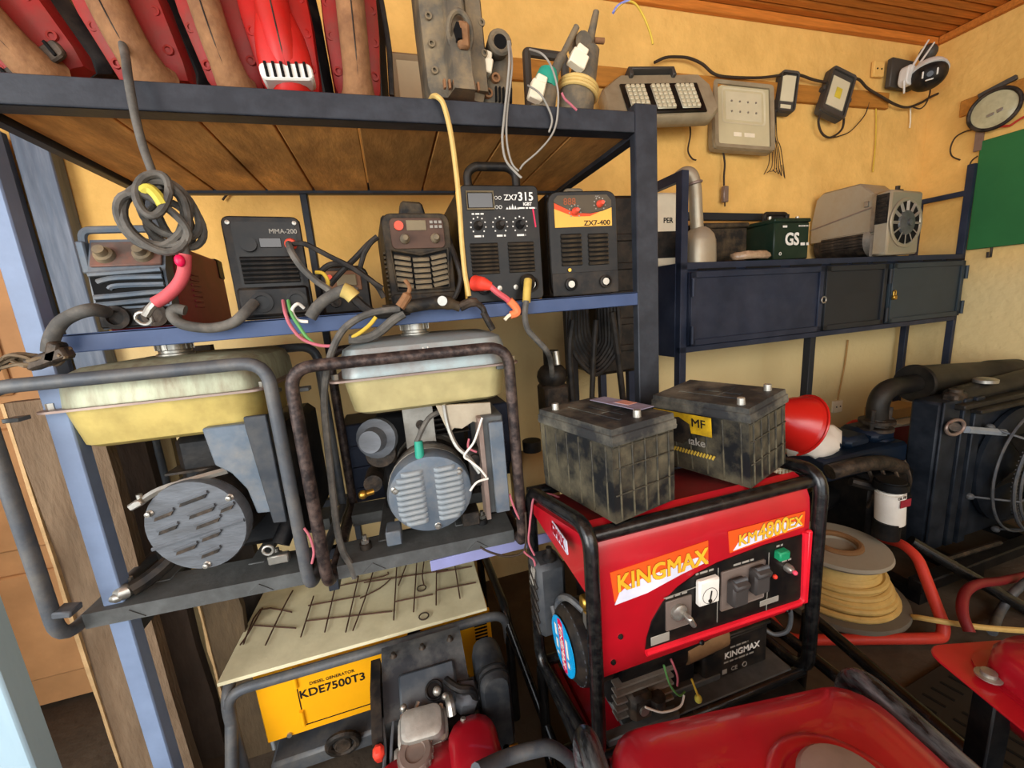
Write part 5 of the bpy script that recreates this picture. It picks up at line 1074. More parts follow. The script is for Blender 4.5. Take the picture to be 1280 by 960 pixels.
obj('panel_lines', G().tube([(.812, yp-.001, .862), (.812, yp-.001, .70)], .0009, 4).tube([(.66, yp-.001, .862), (.66, yp-.001, .715)], .0009, 4).tube([(.51, yp-.001, .826), (.60, yp-.001, .83)], .0009, 4), M_txtg, cpn)
obj('label_plate', G().bb(.79, .85, yp-.002, yp, .716, .732, .001), M_txtg, cpn)
for q_, x_, z_ in ((.06, .735, .856), (.05, .622, .862), (.06, .545, .824), (.02, .845, .872), (.03, .87, .825)): obj('small_print', bars([(0, q_)], .005, T(x_, yp-.0004, z_), int(x_*900)), M_txtg, cpn)
obj('terminal', G().lathe([(.011, 0), (.011, .01), (.007, .018), (0, .02)], (.872, yp, .805), (0, -1, 0), 14), M_steel, cpn)
obj('pilot_lamp', G().ball((.831, yp-.004, .792), .006), M_redplug, cpn); obj('pilot_lamp', G().ball((.873, yp-.022, .803), .006), mat('pink_cap', '#d8485e', .4), cpn)
for x, z in ((.40, .76), (.38, .70), (.89, .672), (.62, .668)): obj('cowl_screw', G().lathe([(.007, 0), (.005, .004), (0, .005)], (x, YF, z), (0, -1, 0), 8), M_glosstube, cw)
# engine under the cowl
obj('engine_block', G().bb(.40, .66, .74, .94, .49, .80, .02).cyl((.42, .84, .62), (.70, .84, .62), .12, n=24), M_engdark, km)
obj('muffler', G().cyl((.60, .76, .60), (.74, .76, .615), .045, n=20, bev=.008), mat('rusty_muffler', '#8a6a48', .7, .2, .25, 10, '#4a3424', .5, 12), km)
obj('muffler_cap', G().cyl((.565, .76, .596), (.60, .76, .60), .03, n=16), M_alu, km)
for k in range(5): obj('cooling_fin', G().bb(.40, .56, .715, .74, .50+.022*k, .506+.022*k), M_alu, km)
obj('carburettor', G().box((.46, .72, .53), (.06, .05, .07), None, .01).cyl((.50, .70, .55), (.50, .70, .52), .02), M_iron, km)
for q, m in (([(.52, .70, .63), (.53, .69, .58), (.555, .69, .54), (.58, .70, .53)], M_wiregreen), ([(.54, .70, .64), (.55, .69, .60), (.55, .69, .57)], M_wirepink), ([(.46, .69, .545), (.50, .68, .525), (.55, .68, .52), (.57, .69, .535)], M_wirewhite), ([(.60, .70, .56), (.61, .69, .52), (.615, .69, .505)], M_wireyel)):
    obj('loose_wire', G().tube(cr(q, 4), .0026, 6), m, km)
obj('yellow_plug', G().ball((.612, .69, .507), .009, (1, 1, 1.3)), M_tape, km)
ds = G().cyl((.46, .70, .53), (.46, .69, .53), .012); obj('drain_bolt', ds, M_steel, km)
# starter with the blue sticker, on the left side
st = obj('recoil_starter', G().lathe([(.096, 0), (.098, .05), (.094, .07), (.075, .085), (.0, .09)], (.40, .815, .655), (-1, 0, 0), 36), M_black, km)
me = finish(G().box((0, 0, .084), (.002, .007, .018)), 'grille_slot', M_greytube)
pieces('grille_slot', me, [T(.3285, .815, .655) @ RX(360*k/30) for k in range(30)], st, True)
sk = obj('round_sticker', G().cyl((.3105, .815, .655), (.3085, .815, .655), .07, n=40), M_dblue, st)
sm = Matrix.Translation((.3078, .815, .655)) @ RX(80) @ RZ(-90)
obj('sticker_band', G().prism([(-.063, -.015), (.063, -.015), (.069, 0), (.063, .015), (-.063, .015), (-.069, 0)], .001, sm), M_dpink, sk)
obj('lettering', G().text('KINGMAX', .024, sm @ T(0, -.0008, .001), bold=.0003), M_txtw, sk)
obj('small_print', bars([(.034, .07)], .012, sm @ T(0, -.0003, 0), 6), M_txtw, sk)
obj('small_print', bars([(-.034, .08)], .012, sm @ T(0, -.0003, 0), 7), M_txtw, sk)
# air filter box and its hoses
ab = obj('air_filter_box', G().bb(.285, .365, .90, .985, .60, .82, .012), mat('filter_grey', '#33363a', 0.5, 0, 0.15, 10, '#6d6c68', 0.35, 12), km)
me = finish(G().box((0, 0, 0), (.006, .07, .012), (.5, 0, 0), .002), 'filter_rib', M_black)
pieces('filter_rib', me, [T(.283, .942, .63+.035*k) for k in range(5)], ab, True)
obj('filter_label', G().box((.2825, .935, .775), (.002, .012, .07), (.4, 0, 0)).box((.2825, .955, .765), (.002, .012, .07), (.4, 0, 0)), M_txtg, ab)
obj('filter_knob', G().lathe([(.02, 0), (.02, .01), (.008, .02), (.008, .035)], (.33, .93, .82), (0, 0, 1), 12), M_black, km)
obj('fuel_hose', G().tube(cr([(.33, .90, .68), (.33, .87, .74), (.34, .83, .77), (.36, .79, .76)], 5), .009, 8), M_greytube, km)
obj('fuel_hose', G().tube(cr([(.32, .90, .70), (.32, .86, .66), (.33, .84, .62), (.34, .80, .74)], 5), .008, 8), M_greytube, km)
obj('fuel_tap', G().box((.36, .77, .80), (.03, .03, .03), None, .005).cyl((.36, .77, .78), (.36, .77, .745), .01), M_brass, km)
obj('lever', G().bb(.35, .356, .76, .775, .71, .775), M_steel, km)
# the black starter battery in the frame
sb = obj('starter_battery', G().bb(.675, .89, .742, .87, .468, .59, .006), M_black, km)
obj('battery_lid', G().bb(.67, .895, .738, .874, .59, .60, .003), M_black, sb)
obj('terminal_boot', G().tube(cr([(.69, .752, .60), (.705, .748, .615), (.73, .745, .60), (.75, .742, .585)], 4), .013, 8), M_black, sb)
obj('lettering', G().text('KINGMAX', .026, T(.80, .7415, .535), bold=.0006), M_txtw, sb)
obj('small_print', bars([(.515, .10)], .005, T(.79, .7418, 0), 9), M_txtg, sb)
obj('small_print', bars([(.557, .06)], .005, T(.79, .7418, 0), 10), M_txtg, sb)
obj('lettering', G().text('CE', .018, T(.775, .7415, .487)), M_txtg, sb)
obj('approval_mark', G().bb(.735, .75, .741, .7418, .48, .494).torus((.81, .7416, .487), .007, .0015, (0, 1, 0), 14, 4), M_txtg, sb)
obj('battery_lead', G().tube(cr([(.885, .75, .565), (.905, .735, .555), (.93, .72, .57), (.935, .715, .61), (.92, .71, .655), (.90, .71, .675)], 5), .0055, 8), M_greytube, sb)
for q, lab in (([(0.352,1.000,0.979),(0.299,0.930,1.006),(0.288,0.930,0.968),(0.280,0.930,0.924),(0.275,0.930,0.883),(0.288,0.930,0.842)], 'thin pink wire hanging at the left end of the red generator'), ([(0.334,0.950,1.001),(0.356,0.950,0.994),(0.379,0.950,0.979),(0.397,0.950,0.968)], 'thin pink wire lying on the red generator beneath the front battery'), ([(0.260,0.930,0.859),(0.270,0.930,0.846),(0.285,0.930,0.828),(0.289,0.930,0.798)], 'thin pink wire by the grey air filter box')):
    cable('loose_wire', q, .0028, M_wirepink, lab, 'wire')

# ------------------------------------------------------------------ two big lead batteries
def battery(label, p, yaw, tilt, w, d, h, yellow):
    t = thing('lead_battery', label, 'battery', p, (math.radians(tilt[0]), math.radians(tilt[1]), math.radians(yaw)), 'lead batteries on the red generator')
    # local: x = width of short face, y = length going back
    c = L('case', G().loft([[(-w/2*s, -0+.003, z), (w/2*s, .003, z), (w/2*s, d, z), (-w/2*s, d, z)] for s, z in ((.985, 0.0), (.985, .02), (1, .03), (1, h*.83))]), M_batt, t)
    L('lid', G().loft([[(x*s, y0*s+d/2*(1-s), z) for x, y0 in ((-w/2-.003, -.003), (w/2+.003, -.003), (w/2+.003, d+.003), (-w/2-.003, d+.003))] for z, s in ((h*.83, 1), (h*.87, 1.01), (h*.88, 1.0), (h*.93, 1.0), (h*.94, .975), (h*1.0, .965))]), M_battdust, t)
    me = finish(G().box((0, 0, 0), (.004, .004, h*.80), None, .001), 'case_rib', M_batt)
    pieces('case_rib', me, [T(-w/2+w*(k+.5)/5.0, .0015, h*.42) for k in range(5)], c)
    me = finish(G().box((0, 0, 0), (w*.96, .0035, .0035), None, .001), 'case_bar', M_batt)
    pieces('case_bar', me, [T(0, .0012, h*z) for z in (.30, .58, .80)], c)
    me = finish(G().box((0, 0, 0), (.004, .004, h*.78), None, .001), 'case_rib', M_batt)
    pieces('case_rib', me, [T(-w/2, d*(k+.5)/6, h*.42) for k in range(6)], c)
    for x, y in ((w*.36, d*.12), (-w*.36, d*.12)) if yellow else ((w*-.02+w*.1, d*.13), (-w*.36, d*.86)):
        ter = L('terminal', G().cyl((x, y, h), (x, y, h+.016), .0095, .0085, 14), M_lead, t)
    L('lid_channel', G().bb(-w*.18, -w*.12, d*.16, d*.84, h*1.0, h*1.012, .002).bb(-w*.16, w*.35, d*.42, d*.46, h, h*1.01, .002).bb(w*.02, w*.10, d*.26, d*.7, h, h*1.01, .002), M_battdust, t)
    return t, c
bt, bc = battery('dusty black battery standing nearest, at the left of the pair', (.490, .712, 1.031), 12.5, (-1.5, 0), .184, .272, .208, False)
L('torn_label', G().bb(.035, .085, .05, .22, .2155, .2175).bb(.05, .08, .10, .15, .2175, .2185), mat('torn_label', '#8d8a9c', .6, 0, .3, 20, '#6a3a4a', .6, 22), bt)
L('label_patch', G().box((.065, .12, .219), (.03, .045, .001)), mat('red_white_label', '#c08a7a', .6), bt)
b2, bc2 = battery('black battery with a yellow label leaning behind, at the right of the pair', (.862, .735, 1.033), 17, (-1, -5), .178, .265, .203, True)
ML = T(-.0955, .15, .115) @ RZ(-90)
L('yellow_label', G().bb(-.095, .095, -.0015, 0, -.0, .05).bm and G().add(G().bb(-.11, .06, -.0015, 0, -.0, .052).bm, ML), mat('yellow_label', '#c9a21c', .5, 0, .2, 10, '#241f14', .9, 12), bc2)
L('lettering', G().text('MF', .032, ML @ T(.025, -.002, .030), bold=.0003), M_txtk, bc2)
L('dirt_smear', G().prism([(-.09, -.03), (-.085, .03), (-.03, .04), (.0, .025), (.005, -.01), (-.02, -.035)], .001, ML @ T(0, -.0028, 0)), M_blackdust, bc2)
L('lettering', G().text('lake', .030, ML @ T(.018, -.002, -.022), bold=.0003), M_txtg, bc2)
me = finish(G().box((0, 0, 0), (.005, .001, .013), (0, .5, 0)), 'stripe', mat('stripe_yellow', '#b99a3a', .6))
pieces('stripe', me, [ML @ T(-.10+.0085*k, -.0012, -.055) for k in range(20)], bc2)

# ------------------------------------------------------------------ the generator underneath
lg = thing('red_generator', 'lower red generator carrying the lettered one, with white strip on its tank side', 'generator', (.72, .75, 0))
obj('fuel_tank', G().loft([sring(.36*s, .44*s2, z, .80, .54, .05) for s, s2, z in ((.93, .9, .30), (1, 1, .33), (1, 1, .385), (.95, .93, .41), (.8, .8, .418))]), M_redtank, lg)
wm2 = Matrix.Translation((.342, .80, .36)) @ RZ(-90)
obj('side_wedge', G().loft([[(x, .58, .33), (x, .58, .42), (x-.005, 1.02, .415), (x-.005, 1.02, .38)] for x in (.36, .346)]), M_red, lg)
obj('white_strip', G().prism(rrect(.26, .03, .004), .002, wm2 @ T(.04, 0, .022)), M_dwhite, lg)
obj('lettering', G().text('KINGMAX', .03, wm2 @ T(.04, -.001, .022), bold=.001), M_red, lg)
for x in (.315, 1.06):
    obj('side_loop', G().tube(fil([(x, .565, .42), (x, 1.03, .42), (x, 1.03, .03), (x, .565, .03)], .06, 6, True), .017, 12, closed=True), M_glosstube, lg)
for y, z in ((1.03, .40), (1.03, .03), (.565, .03)): obj('cross_tube', G().tube([(.315, y, z), (1.06, y, z)], .015, 10), M_glosstube, lg)
obj('engine_block', G().bb(.40, .72, .58, .98, .06, .32, .02), M_engdark, lg)
obj('alternator', G().cyl((.72, .78, .19), (1.05, .78, .19), .13, n=28, bev=.01), M_engdark, lg)
for k in range(4): obj('spring_coil', G().torus((.345, .62+.0*k, .30-.014*k), .02, .005, (0, 0, 1), 14), M_steel, lg)
obj('linkage_rod', G().tube([(.345, .68, .32), (.345, .64, .28), (.345, .60, .22)], .006, 6), M_steel, lg)

# ------------------------------------------------------------------ yellow diesel generator with the cream sheet
ky = thing('diesel_generator', 'yellow diesel generator on the floor under the rack deck', 'generator', (-.17, 1.45, 0))
pn = obj('front_panel', G().bb(-.545, .205, 1.25, 1.262, .195, .452, .003), M_yel, ky)
obj('canopy', G().bb(-.535, .20, 1.262, 1.70, .20, .47, .012), M_yel, ky)
obj('side_panel', G().bb(-.5475, -.5355, 1.27, 1.69, .14, .46, .003), mat('pale_grey_side', '#9aa0a2', .5), ky)
obj('access_door', G().bb(-.43, -.02, 1.246, 1.25, .225, .442, .002), M_yel, pn)
for z in (.40, .255): obj('hinge', G().cyl((-.432, 1.243, z-.028), (-.432, 1.243, z+.028), .0065, n=10), M_yel, pn)
obj('door_gap', G().bb(-.4345, -.4315, 1.2485, 1.2499, .225, .44).bb(-.43, -.02, 1.2485, 1.2499, .220, .224), M_hole, pn)
obj('lettering', G().text('KDE7500T3', .040, T(-.330, 1.2455, .338), bold=.0009, sx=1.0), M_txtk, pn)
obj('lettering', G().text('DIESEL GENERATOR', .015, T(-.328, 1.2455, .370), bold=.0002, sx=1.0), M_txtk, pn)
obj('small_print', bars([(0, .09)], .008, T(-.005, 1.2458, .428), 11), M_txtk, pn)
for x, z in ((-.48, .205), (-.16, .205), (.1, .205)): obj('panel_bolt', G().cyl((x, 1.25, z), (x, 1.244, z), .008, n=8), M_steel, pn)
for k in range(9): obj('vent_slot', G().bb(.145, .19, 1.2488, 1.2499, .30+.0135*k, .307+.0135*k), M_hole, pn)
obj('hole_cap', G().cyl((-.06, 1.25, .44), (-.06, 1.243, .44), .022), M_black, pn)
for x, l in ((-.60, -1), (.255, 1)):
    obj('frame_tube', G().tube(fil([(x, 1.20, .02), (x, 1.20, .46), (x, 1.68, .46), (x, 1.68, .02)], .07, 6), .017, 10), M_greytube if l < 0 else M_glosstube, ky)
obj('frame_tube', G().tube(fil([(-.60, 1.20, .30), (-.595, 1.20, .462), (.25, 1.20, .462), (.255, 1.20, .30)], .06, 6), .0155, 10), M_greytube, ky)
obj('frame_tube', G().tube([(-.62, 1.08, .02), (-.60, 1.20, .36)], .017, 10), M_greytube, ky)
obj('frame_tube', G().tube([(.255, 1.20, .42), (.33, .98, .10)], .015, 10), M_glosstube, ky)
obj('base_tray', G().bb(-.55, .2, 1.24, 1.69, .06, .12, .01), M_greytube, ky)
obj('drain_flange', G().torus((-.33, 1.235, .12), .045, .012, (0, 1, .2), 20).cyl((-.33, 1.24, .12), (-.33, 1.225, .12), .025).torus((-.33, 1.23, .12), .022, .006, (0, 1, 0), 14), M_iron, ky)
sh = thing('cream_sheet', 'cream board with rusty wire grid lying on the yellow generator', 'sheet', (-.2, 1.42, .48))
obj('board', G().prism([(-.615, 1.205), (.19, 1.205), (.20, 1.52), (.12, 1.66), (-.60, 1.64)], .012, Matrix(((1, 0, 0, 0), (0, 0, 1, 0), (0, -1, 0, .496), (0, 0, 0, 1))), .002), M_sheet, sh)
wr = thing('wire_mesh', 'bent rusty wire mesh scraps lying on the cream board', 'mesh', (-.1, 1.4, .498))
WL = [[(-0.585,1.336,0.503),(-0.580,1.494,0.503),(-0.464,1.435,0.503)], [(-0.594,1.336,0.503),(-0.585,1.381,0.503),(-0.574,1.500,0.504)], [(-0.575,1.413,0.504),(-0.433,1.346,0.503)], [(-0.513,1.304,0.503),(-0.506,1.401,0.503),(-0.496,1.503,0.504),(-0.488,1.563,0.503)], [(-0.409,1.298,0.503),(-0.404,1.497,0.503)], [(-0.336,1.290,0.503),(-0.332,1.500,0.504)], [(-0.414,1.449,0.503),(-0.236,1.429,0.503)], [(-0.405,1.369,0.503),(-0.123,1.303,0.503)], [(-0.269,1.264,0.503),(-0.250,1.555,0.503)], [(-0.247,1.262,0.503),(-0.218,1.408,0.503),(-0.194,1.573,0.503)], [(-0.315,1.521,0.503),(-0.153,1.514,0.503),(-0.138,1.534,0.503)], [(-0.235,1.415,0.504),(-0.166,1.446,0.503),(-0.123,1.491,0.503)], [(-0.118,1.259,0.503),(-0.103,1.574,0.503)], [(-0.099,1.433,0.504),(-0.065,1.558,0.503)], [(-0.052,1.271,0.504),(-0.024,1.557,0.503)], [(0.025,1.276,0.503),(0.055,1.535,0.503)], [(-0.115,1.349,0.503),(0.019,1.334,0.503)], [(-0.227,1.504,0.503),(0.091,1.454,0.503)], [(0.109,1.276,0.503),(0.122,1.495,0.503)], [(0.033,1.351,0.503),(0.179,1.337,0.503)], [(0.004,1.545,0.503),(-0.009,1.454,0.504),(-0.007,1.395,0.503)], [(0.043,1.453,0.503),(0.183,1.437,0.503)]]
for q in WL: obj('wire', G().tube(cr(q, 3), .0026, 5), mat('rusty_wire', '#4a3226', .8) if q is WL[0] else bpy.data.materials['rusty_wire'], wr)
PRING = ((-0.017,1.385,0.503), (-0.020,1.239,0.503))
for i, q in enumerate(((527,735), (530,770))): obj('wire_ring', G().torus(PRING[i], .016, .0025, (0, 0, 1), 14, 5), M_wire, wr)


# ------------------------------------------------------------------ small petrol engine with a red tank, front centre
en = thing('petrol_engine', 'small petrol engine with black shroud and red tank before the yellow generator', 'engine', (.05, .98, 0))
MSB = mat('shroud_black', '#2d3034', 0.5, 0.1, 0.2, 10, '#7a7870', 0.45, 10); MSG = mat('shroud_grey', '#41484f', 0.5, 0.1, 0.15, 10, '#7a7870', 0.35, 10)
x0, x1 = -.155, .085
prof = [(.975, .30), (.975, .425), (1.085, .487), (1.10, .50), (1.15, .505), (1.155, .30)]
sh_ = obj('shroud', G().loft([[(x, y, z) for y, z in prof] for x in (x0, x1)]), MSB, en)
SL = Matrix.Translation((-.035, 1.03, .458)) @ Euler((math.radians(29), 0, math.radians(0))).to_matrix().to_4x4()
obj('shroud_step', G().bb(-.075, .085, -.06, .035, -.006, .012, .006, M=SL), MSG, sh_)
obj('shroud_lobe', G().add(G().cyl((.02, -.03, .01), (.02, -.03, .02), .024, n=24).torus((.02, -.03, .02), .022, .004, (0, 0, 1), 24).bm, SL), M_black, sh_)
for x in (-.12, -.035, .05): obj('shroud_bolt', G().lathe([(.011, 0), (.007, .004), (.006, .012), (0, .013)], (x, 1.11, .501), (0, 0, 1), 8), M_iron, sh_)
obj('shroud_end', G().loft([[(x, y, z) for y, z in ((.93, .27), (.94, .43), (1.03, .49), (1.12, .50), (1.12, .30), (1.0, .26))] for x in (-.185, -.158)]), M_black, en)
obj('starter_grip', G().box((-.17, .925, .40), (.028, .03, .045), (.4, 0, 0), .008), M_redplug, en)
for k in range(7): obj('cooling_fin', G().bb(-.10, .05, .94, 1.0, .29+.016*k, .294+.016*k), M_iron, en)
obj('cylinder_block', G().bb(-.11, .07, .93, 1.13, .10, .40, .015), M_engdark, en)
VM = Matrix.Translation((-.055, .935, .41)) @ Euler((math.radians(24), 0, math.radians(-4))).to_matrix().to_4x4()
vc = obj('valve_cover', G().add(G().loft([[(x*s, y*s, z) for x, y in rrect(.118, .080, .022, 3)] for s, z in ((1.1, .0), (1.1, .014), (.98, .018), (.93, .05), (.86, .062), (.7, .066))]).bm, VM), M_alu, en)
for x, y in ((-.05, .033), (.05, .033), (-.05, -.033), (.05, -.033)): obj('cover_bolt', G().add(G().cyl((x, y, .012), (x, y, .03), .008, n=6).bm, VM), M_steel, vc)
obj('spark_plug_cap', G().tube(cr([(.02, .97, .45), (.022, .93, .475), (.022, .91, .455)], 4), .012, 8), M_steel, en)
obj('linkage', G().tube([(-.10, .97, .455), (-.075, .955, .45), (-.06, .975, .46)], .006, 6).ball((-.10, .97, .462), .010).ball((-.008, .975, .475), .012).ball((.012, .96, .465), .010), M_steel, en)
obj('throttle_rod', G().tube([(.04, .92, .38), (.045, .90, .41), (.05, .91, .435)], .007, 8).box((.045, .90, .37), (.05, .03, .035), None, .005), M_alu, en)
obj('intake_hose', G().tube(cr([(.02, 1.0, .475), (.05, .96, .475), (.085, .955, .46), (.095, .96, .40)], 5), .011, 8), M_black, en)
obj('carburettor', G().box((.07, .98, .42), (.07, .07, .07), (.2, .2, 0), .016), M_plate, en)
af = obj('air_filter', G().loft([[(x*s+.15, y, z) for x, z in rrect(.085, .27, .035, 3, 0, .365)] for s, y in ((.8, .93), (1, .945), (1, .985), (.93, .99), (.93, 1.0), (1.05, 1.005), (1.05, 1.06), (.9, 1.08))]), mat('filter_black', '#26292d', 0.38, 0, 0.2, 10, '#77746c', 0.3, 10), en)
for k in range(2): obj('filter_groove', G().tube([(x+.15, .957+.02*k, z) for x, z in rrect(.087, .272, .035, 3, 0, .365)], .003, 5, closed=True), M_hole, af)
obj('filter_clip', G().cyl((.17, .93, .26), (.195, .925, .26), .006).cyl((.16, .94, .265), (.16, .93, .265), .008), M_brass, af)
obj('control_cable', G().tube(cr([(-.16, .99, .43), (-.155, .93, .40), (-.165, .89, .36), (-.18, .87, .31)], 5), .005, 6), M_greytube, en)
obj('control_cable', G().tube(cr([(-.13, .97, .43), (-.14, .91, .40), (-.145, .88, .33)], 4), .004, 6), M_greytube, en)
obj('governor', G().box((-.115, .90, .375), (.045, .04, .06), (0, .2, 0), .006), M_alu, en)
tk = obj('fuel_tank', G().loft([sring(.33*s, .24*s2, z, .785, -.040, .07, 5) for s, s2, z in ((.92, .92, .22), (1, 1, .25), (1, 1, .36), (.97, .96, .39), (.88, .86, .41), (.5, .5, .417))]), M_redtank, en, ang=60)
obj('tank_shoulder', G().loft([sring(.13*s, .20*s2, z, .825, .065, .05, 4) for s, s2, z in ((1.1, 1.1, .34), (1, 1, .405), (.9, .9, .43), (.6, .6, .44))]), M_redtank, tk, ang=60)
obj('tank_leg', G().bb(-.16, -.12, .70, .85, 0, .25).bb(.06, .10, .70, .85, 0, .25), M_engdark, en)
obj('engine_foot', G().bb(-.14, .10, .92, 1.12, 0, .12, .01), M_engdark, en)
fc = obj('fuel_cap', G().lathe([(.038, 0), (.042, .006), (.042, .022), (.037, .029), (.025, .03), (.023, .026), (0, .026)], (-.078, .868, .412), (0, -.15, 1), 28), M_rustcap, en)
me = finish(G().box((.042, 0, .014), (.005, .005, .017)), 'cap_rib', M_rustcap)
pieces('cap_rib', me, [T(-.078, .868, .412) @ RX(8) @ RZ(360*k/18) for k in range(18)], fc, True)
obj('side_box', G().bb(-.30, -.19, .80, .92, .20, .33, .01), M_black, en)
obj('box_foot', G().bb(-.29, -.20, .81, .91, 0, .20, .01), M_engdark, en)
obj('front_tube', G().tube(cr([(0.054,0.740,0.480),(0.127,0.780,0.432),(0.204,0.780,0.423),(0.250,0.780,0.407),(0.295,0.780,0.349),(0.315,0.780,0.293)], 5), .017, 10), M_greytube, en)

# ------------------------------------------------------------------ big red tank right in front
ft = thing('front_generator', 'red-tanked generator with worn round cap nearest the lens at the bottom', 'generator', (.495, .30, 0), -8.5)
def fr(w, d, z, r): return [(x, y, z) for x, y in rrect(w, d, r, 5, 0, .0)]
L('fuel_tank', G().loft([fr(.53*s, .42*s2, z, .07) for s, s2, z in ((.93, .92, .55), (1, 1, .58), (1, 1, .70), (.985, .98, .725), (.93, .92, .742), (.80, .78, .752), (.5, .45, .757))]), M_redtank, ft, ang=60)
for x in (-.10,): L('tank_crease', G().tube(cr([(x-.03, .17, .738), (x, .10, .752), (x+.01, .02, .757), (x-.01, -.08, .757)], 5), [.002]+[.005]*14+[.002], 8), M_redtank, ft)
L('filler_recess', G().lathe([(.105, .0), (.10, .010), (.085, .014), (.078, .008), (.074, .002)], (.045, .02, .750), (0, 0, 1), 36), M_redtank, ft, ang=60)
fc = L('fuel_cap', G().lathe([(.062, 0), (.064, .006), (.064, .030), (.058, .038), (.04, .042), (0, .043)], (.045, .02, .754), (0, 0, 1), 36), M_rustcap, ft)
for x in (-.285, .282):
    L('side_tube', G().tube(fil([(x, .235, .03), (x, .235, .722), (x, -.25, .722), (x, -.25, .03)], .06, 7), .021, 14), M_scuff, ft)
for y, z in ((.27, .10), (-.25, .10), (.0, .10)): L('cross_tube', G().tube([(-.285, y, z), (.30, y, z)], .018, 10), M_glosstube, ft)
L('engine_block', G().bb(-.22, .0, -.15, .18, .10, .52, .02).cyl((0, 0, .33), (.24, 0, .33), .15, n=24), M_engdark, ft)
for x in (-.24, .24): L('tank_bracket', G().bb(x-.04, x+.04, -.15, .15, .545, .56, .002), M_base, ft)
# ---- next one to its right: only a corner of its tank shows
rt = thing('side_generator', 'second red-tanked generator at the right edge with a bolted tank corner', 'generator', (1.215, .215, 0), -16)
tf = L('tank_flange', G().prism(rrect(.50, .38, .04, 4), .006, Matrix(((1, 0, 0, 0), (0, 0, 1, .03), (0, -1, 0, .69), (0, 0, 0, 1))), .002), M_red, rt)
L('fuel_tank', G().loft([[(x+.02, y+.03, z) for x, y in rrect(.50*s, .36*s2, .06, 4)] for s, s2, z in ((.86, .80, .69), (.85, .79, .735), (.80, .74, .757), (.5, .5, .768))]+[]), M_redtank, rt, ang=60)
L('tank_lower', G().loft([[(x+.02, y+.03, z) for x, y in rrect(.44*s, .32*s, .06, 4)] for s, z in ((.9, .60), (1, .63), (1.02, .695))]), M_redtank, rt)
L('flange_bolt', G().lathe([(.02, 0), (.02, .003), (.012, .004), (.012, .012), (0, .013)], (-.205, .13, .70), (0, 0, 1), 16), M_steel, rt)
for x in (.27,):
    L('side_tube', G().tube(fil([(x, .24, .03), (x, .24, .64), (x, -.2, .64), (x, -.2, .03)], .06, 6), .016, 10), M_glosstube, rt)
L('tank_post', G().bb(-.235, -.195, .09, .13, 0, .682, .003), M_engdark, rt)
L('engine_block', G().bb(-.07, .2, -.1, .15, .0, .58, .02), M_engdark, rt)
# ---- black pipe handle of a trolley lying between
t = thing('pipe_handle', 'long black pipe handle slanting from the lettered generator to the lower right', 'pipe', (1.2, .6, 0))
obj('pipe', G().tube(fil([(1.17, .84, .455), (1.10, .41, .452), (1.09, .30, .42), (1.09, .30, .02)], .04), .0175, 12), M_glosstube, t)
obj('upright', G().tube([(1.17, .84, .455), (1.18, .86, .02)], .0165, 10), M_glosstube, t)
# ---- slotted skid plate on the floor
t = thing('slotted_plate', 'dark slotted steel plate lying on the floor in front of the cable reel', 'plate', (1.78, .72, 0), 4)
L('plate', G().bb(-.30, .34, -.30, .10, .006, .018, .004), mat('plate_brown_black', '#2b2723', 0.6, 0.3, 0.3, 8, '#1c1a18', 0.5, 8), t)
me = finish(G().box((0, 0, 0), (.010, .06, .003)), 'slot', M_hole)
pieces('slot', me, [T(-.24+.055*i+.02*(j % 2), -.24+.09*j, .0185) @ RZ(8) for i in range(10) for j in range(4)], t)
L('foot', G().bb(-.28, -.25, -.28, .08, 0, .006), M_engdark, t)

# ------------------------------------------------------------------ cable reel and red cart frame
rl = thing('cable_reel', 'grey wooden reel wound with cream cable beside the lettered generator', 'reel', (1.85, 1.22, .045))
c = (1.85, 1.22)
obj('lower_flange', G().lathe([(.268, .0), (.272, .012), (.268, .03), (.0, .03)], (c[0], c[1], .045), (0, 0, 1), 44), M_drumd, rl)
obj('core', G().cyl((c[0], c[1], .07), (c[0], c[1], .288), .12, n=28), M_drum, rl)
obj('upper_flange', G().lathe([(.19, 0), (.20, .012), (.195, .026), (.075, .026), (.07, .005), (0, .005)], (c[0], c[1], .278), (0, 0, 1), 40), M_drum, rl)
obj('hub_collar', G().torus((c[0], c[1], .308), .085, .014, (0, 0, 1), 28), mat('hub_rust', '#7a5a3a', .8, 0, .2, 10), rl)
for k in range(8):
    r = .222-.0115*k-(.018 if k > 4 else 0); obj('cable_turn', G().torus((c[0], c[1], .090+.0235*k), r, .0145, (.03*random.uniform(-1, 1), .03*random.uniform(-1, 1), 1), 40, 8), M_ycable, rl)
obj('inner_fill', G().lathe([(.205, .035), (.195, .10), (.14, .21), (.12, .24)], (c[0], c[1], .04), (0, 0, 1), 28), M_ycable, rl)
obj('loose_end', G().tube(cr([(2.05, 1.12, .11)]+[(2.023,1.050,0.014),(1.960,0.950,0.091),(2.021,0.880,0.103),(2.119,0.820,0.098),(2.262,0.760,0.087)], 5), .011, 8), M_ycable, rl)
rc = thing('tube_cart', 'red-painted tube cart frame standing around the cream cable reel', 'cart', (1.8, 1.0, 0))
obj('tube_frame', G().tube(fil([(2.405,1.440,-0.135),(2.246,1.420,0.119),(2.264,1.380,0.166),(2.117,1.120,0.292),(2.095,1.050,0.276),(2.016,0.900,0.076),(1.995,0.890,0.035),(1.925,0.900,0.046),(1.442,1.110,0.019),(1.493,1.250,0.007)], .06, 6), .021, 12), M_redpaint, rc)
rc2 = thing('tube_cart', 'dark red bent tube lying under the radiator engine at the right edge', 'cart', (2.3, .75, 0))
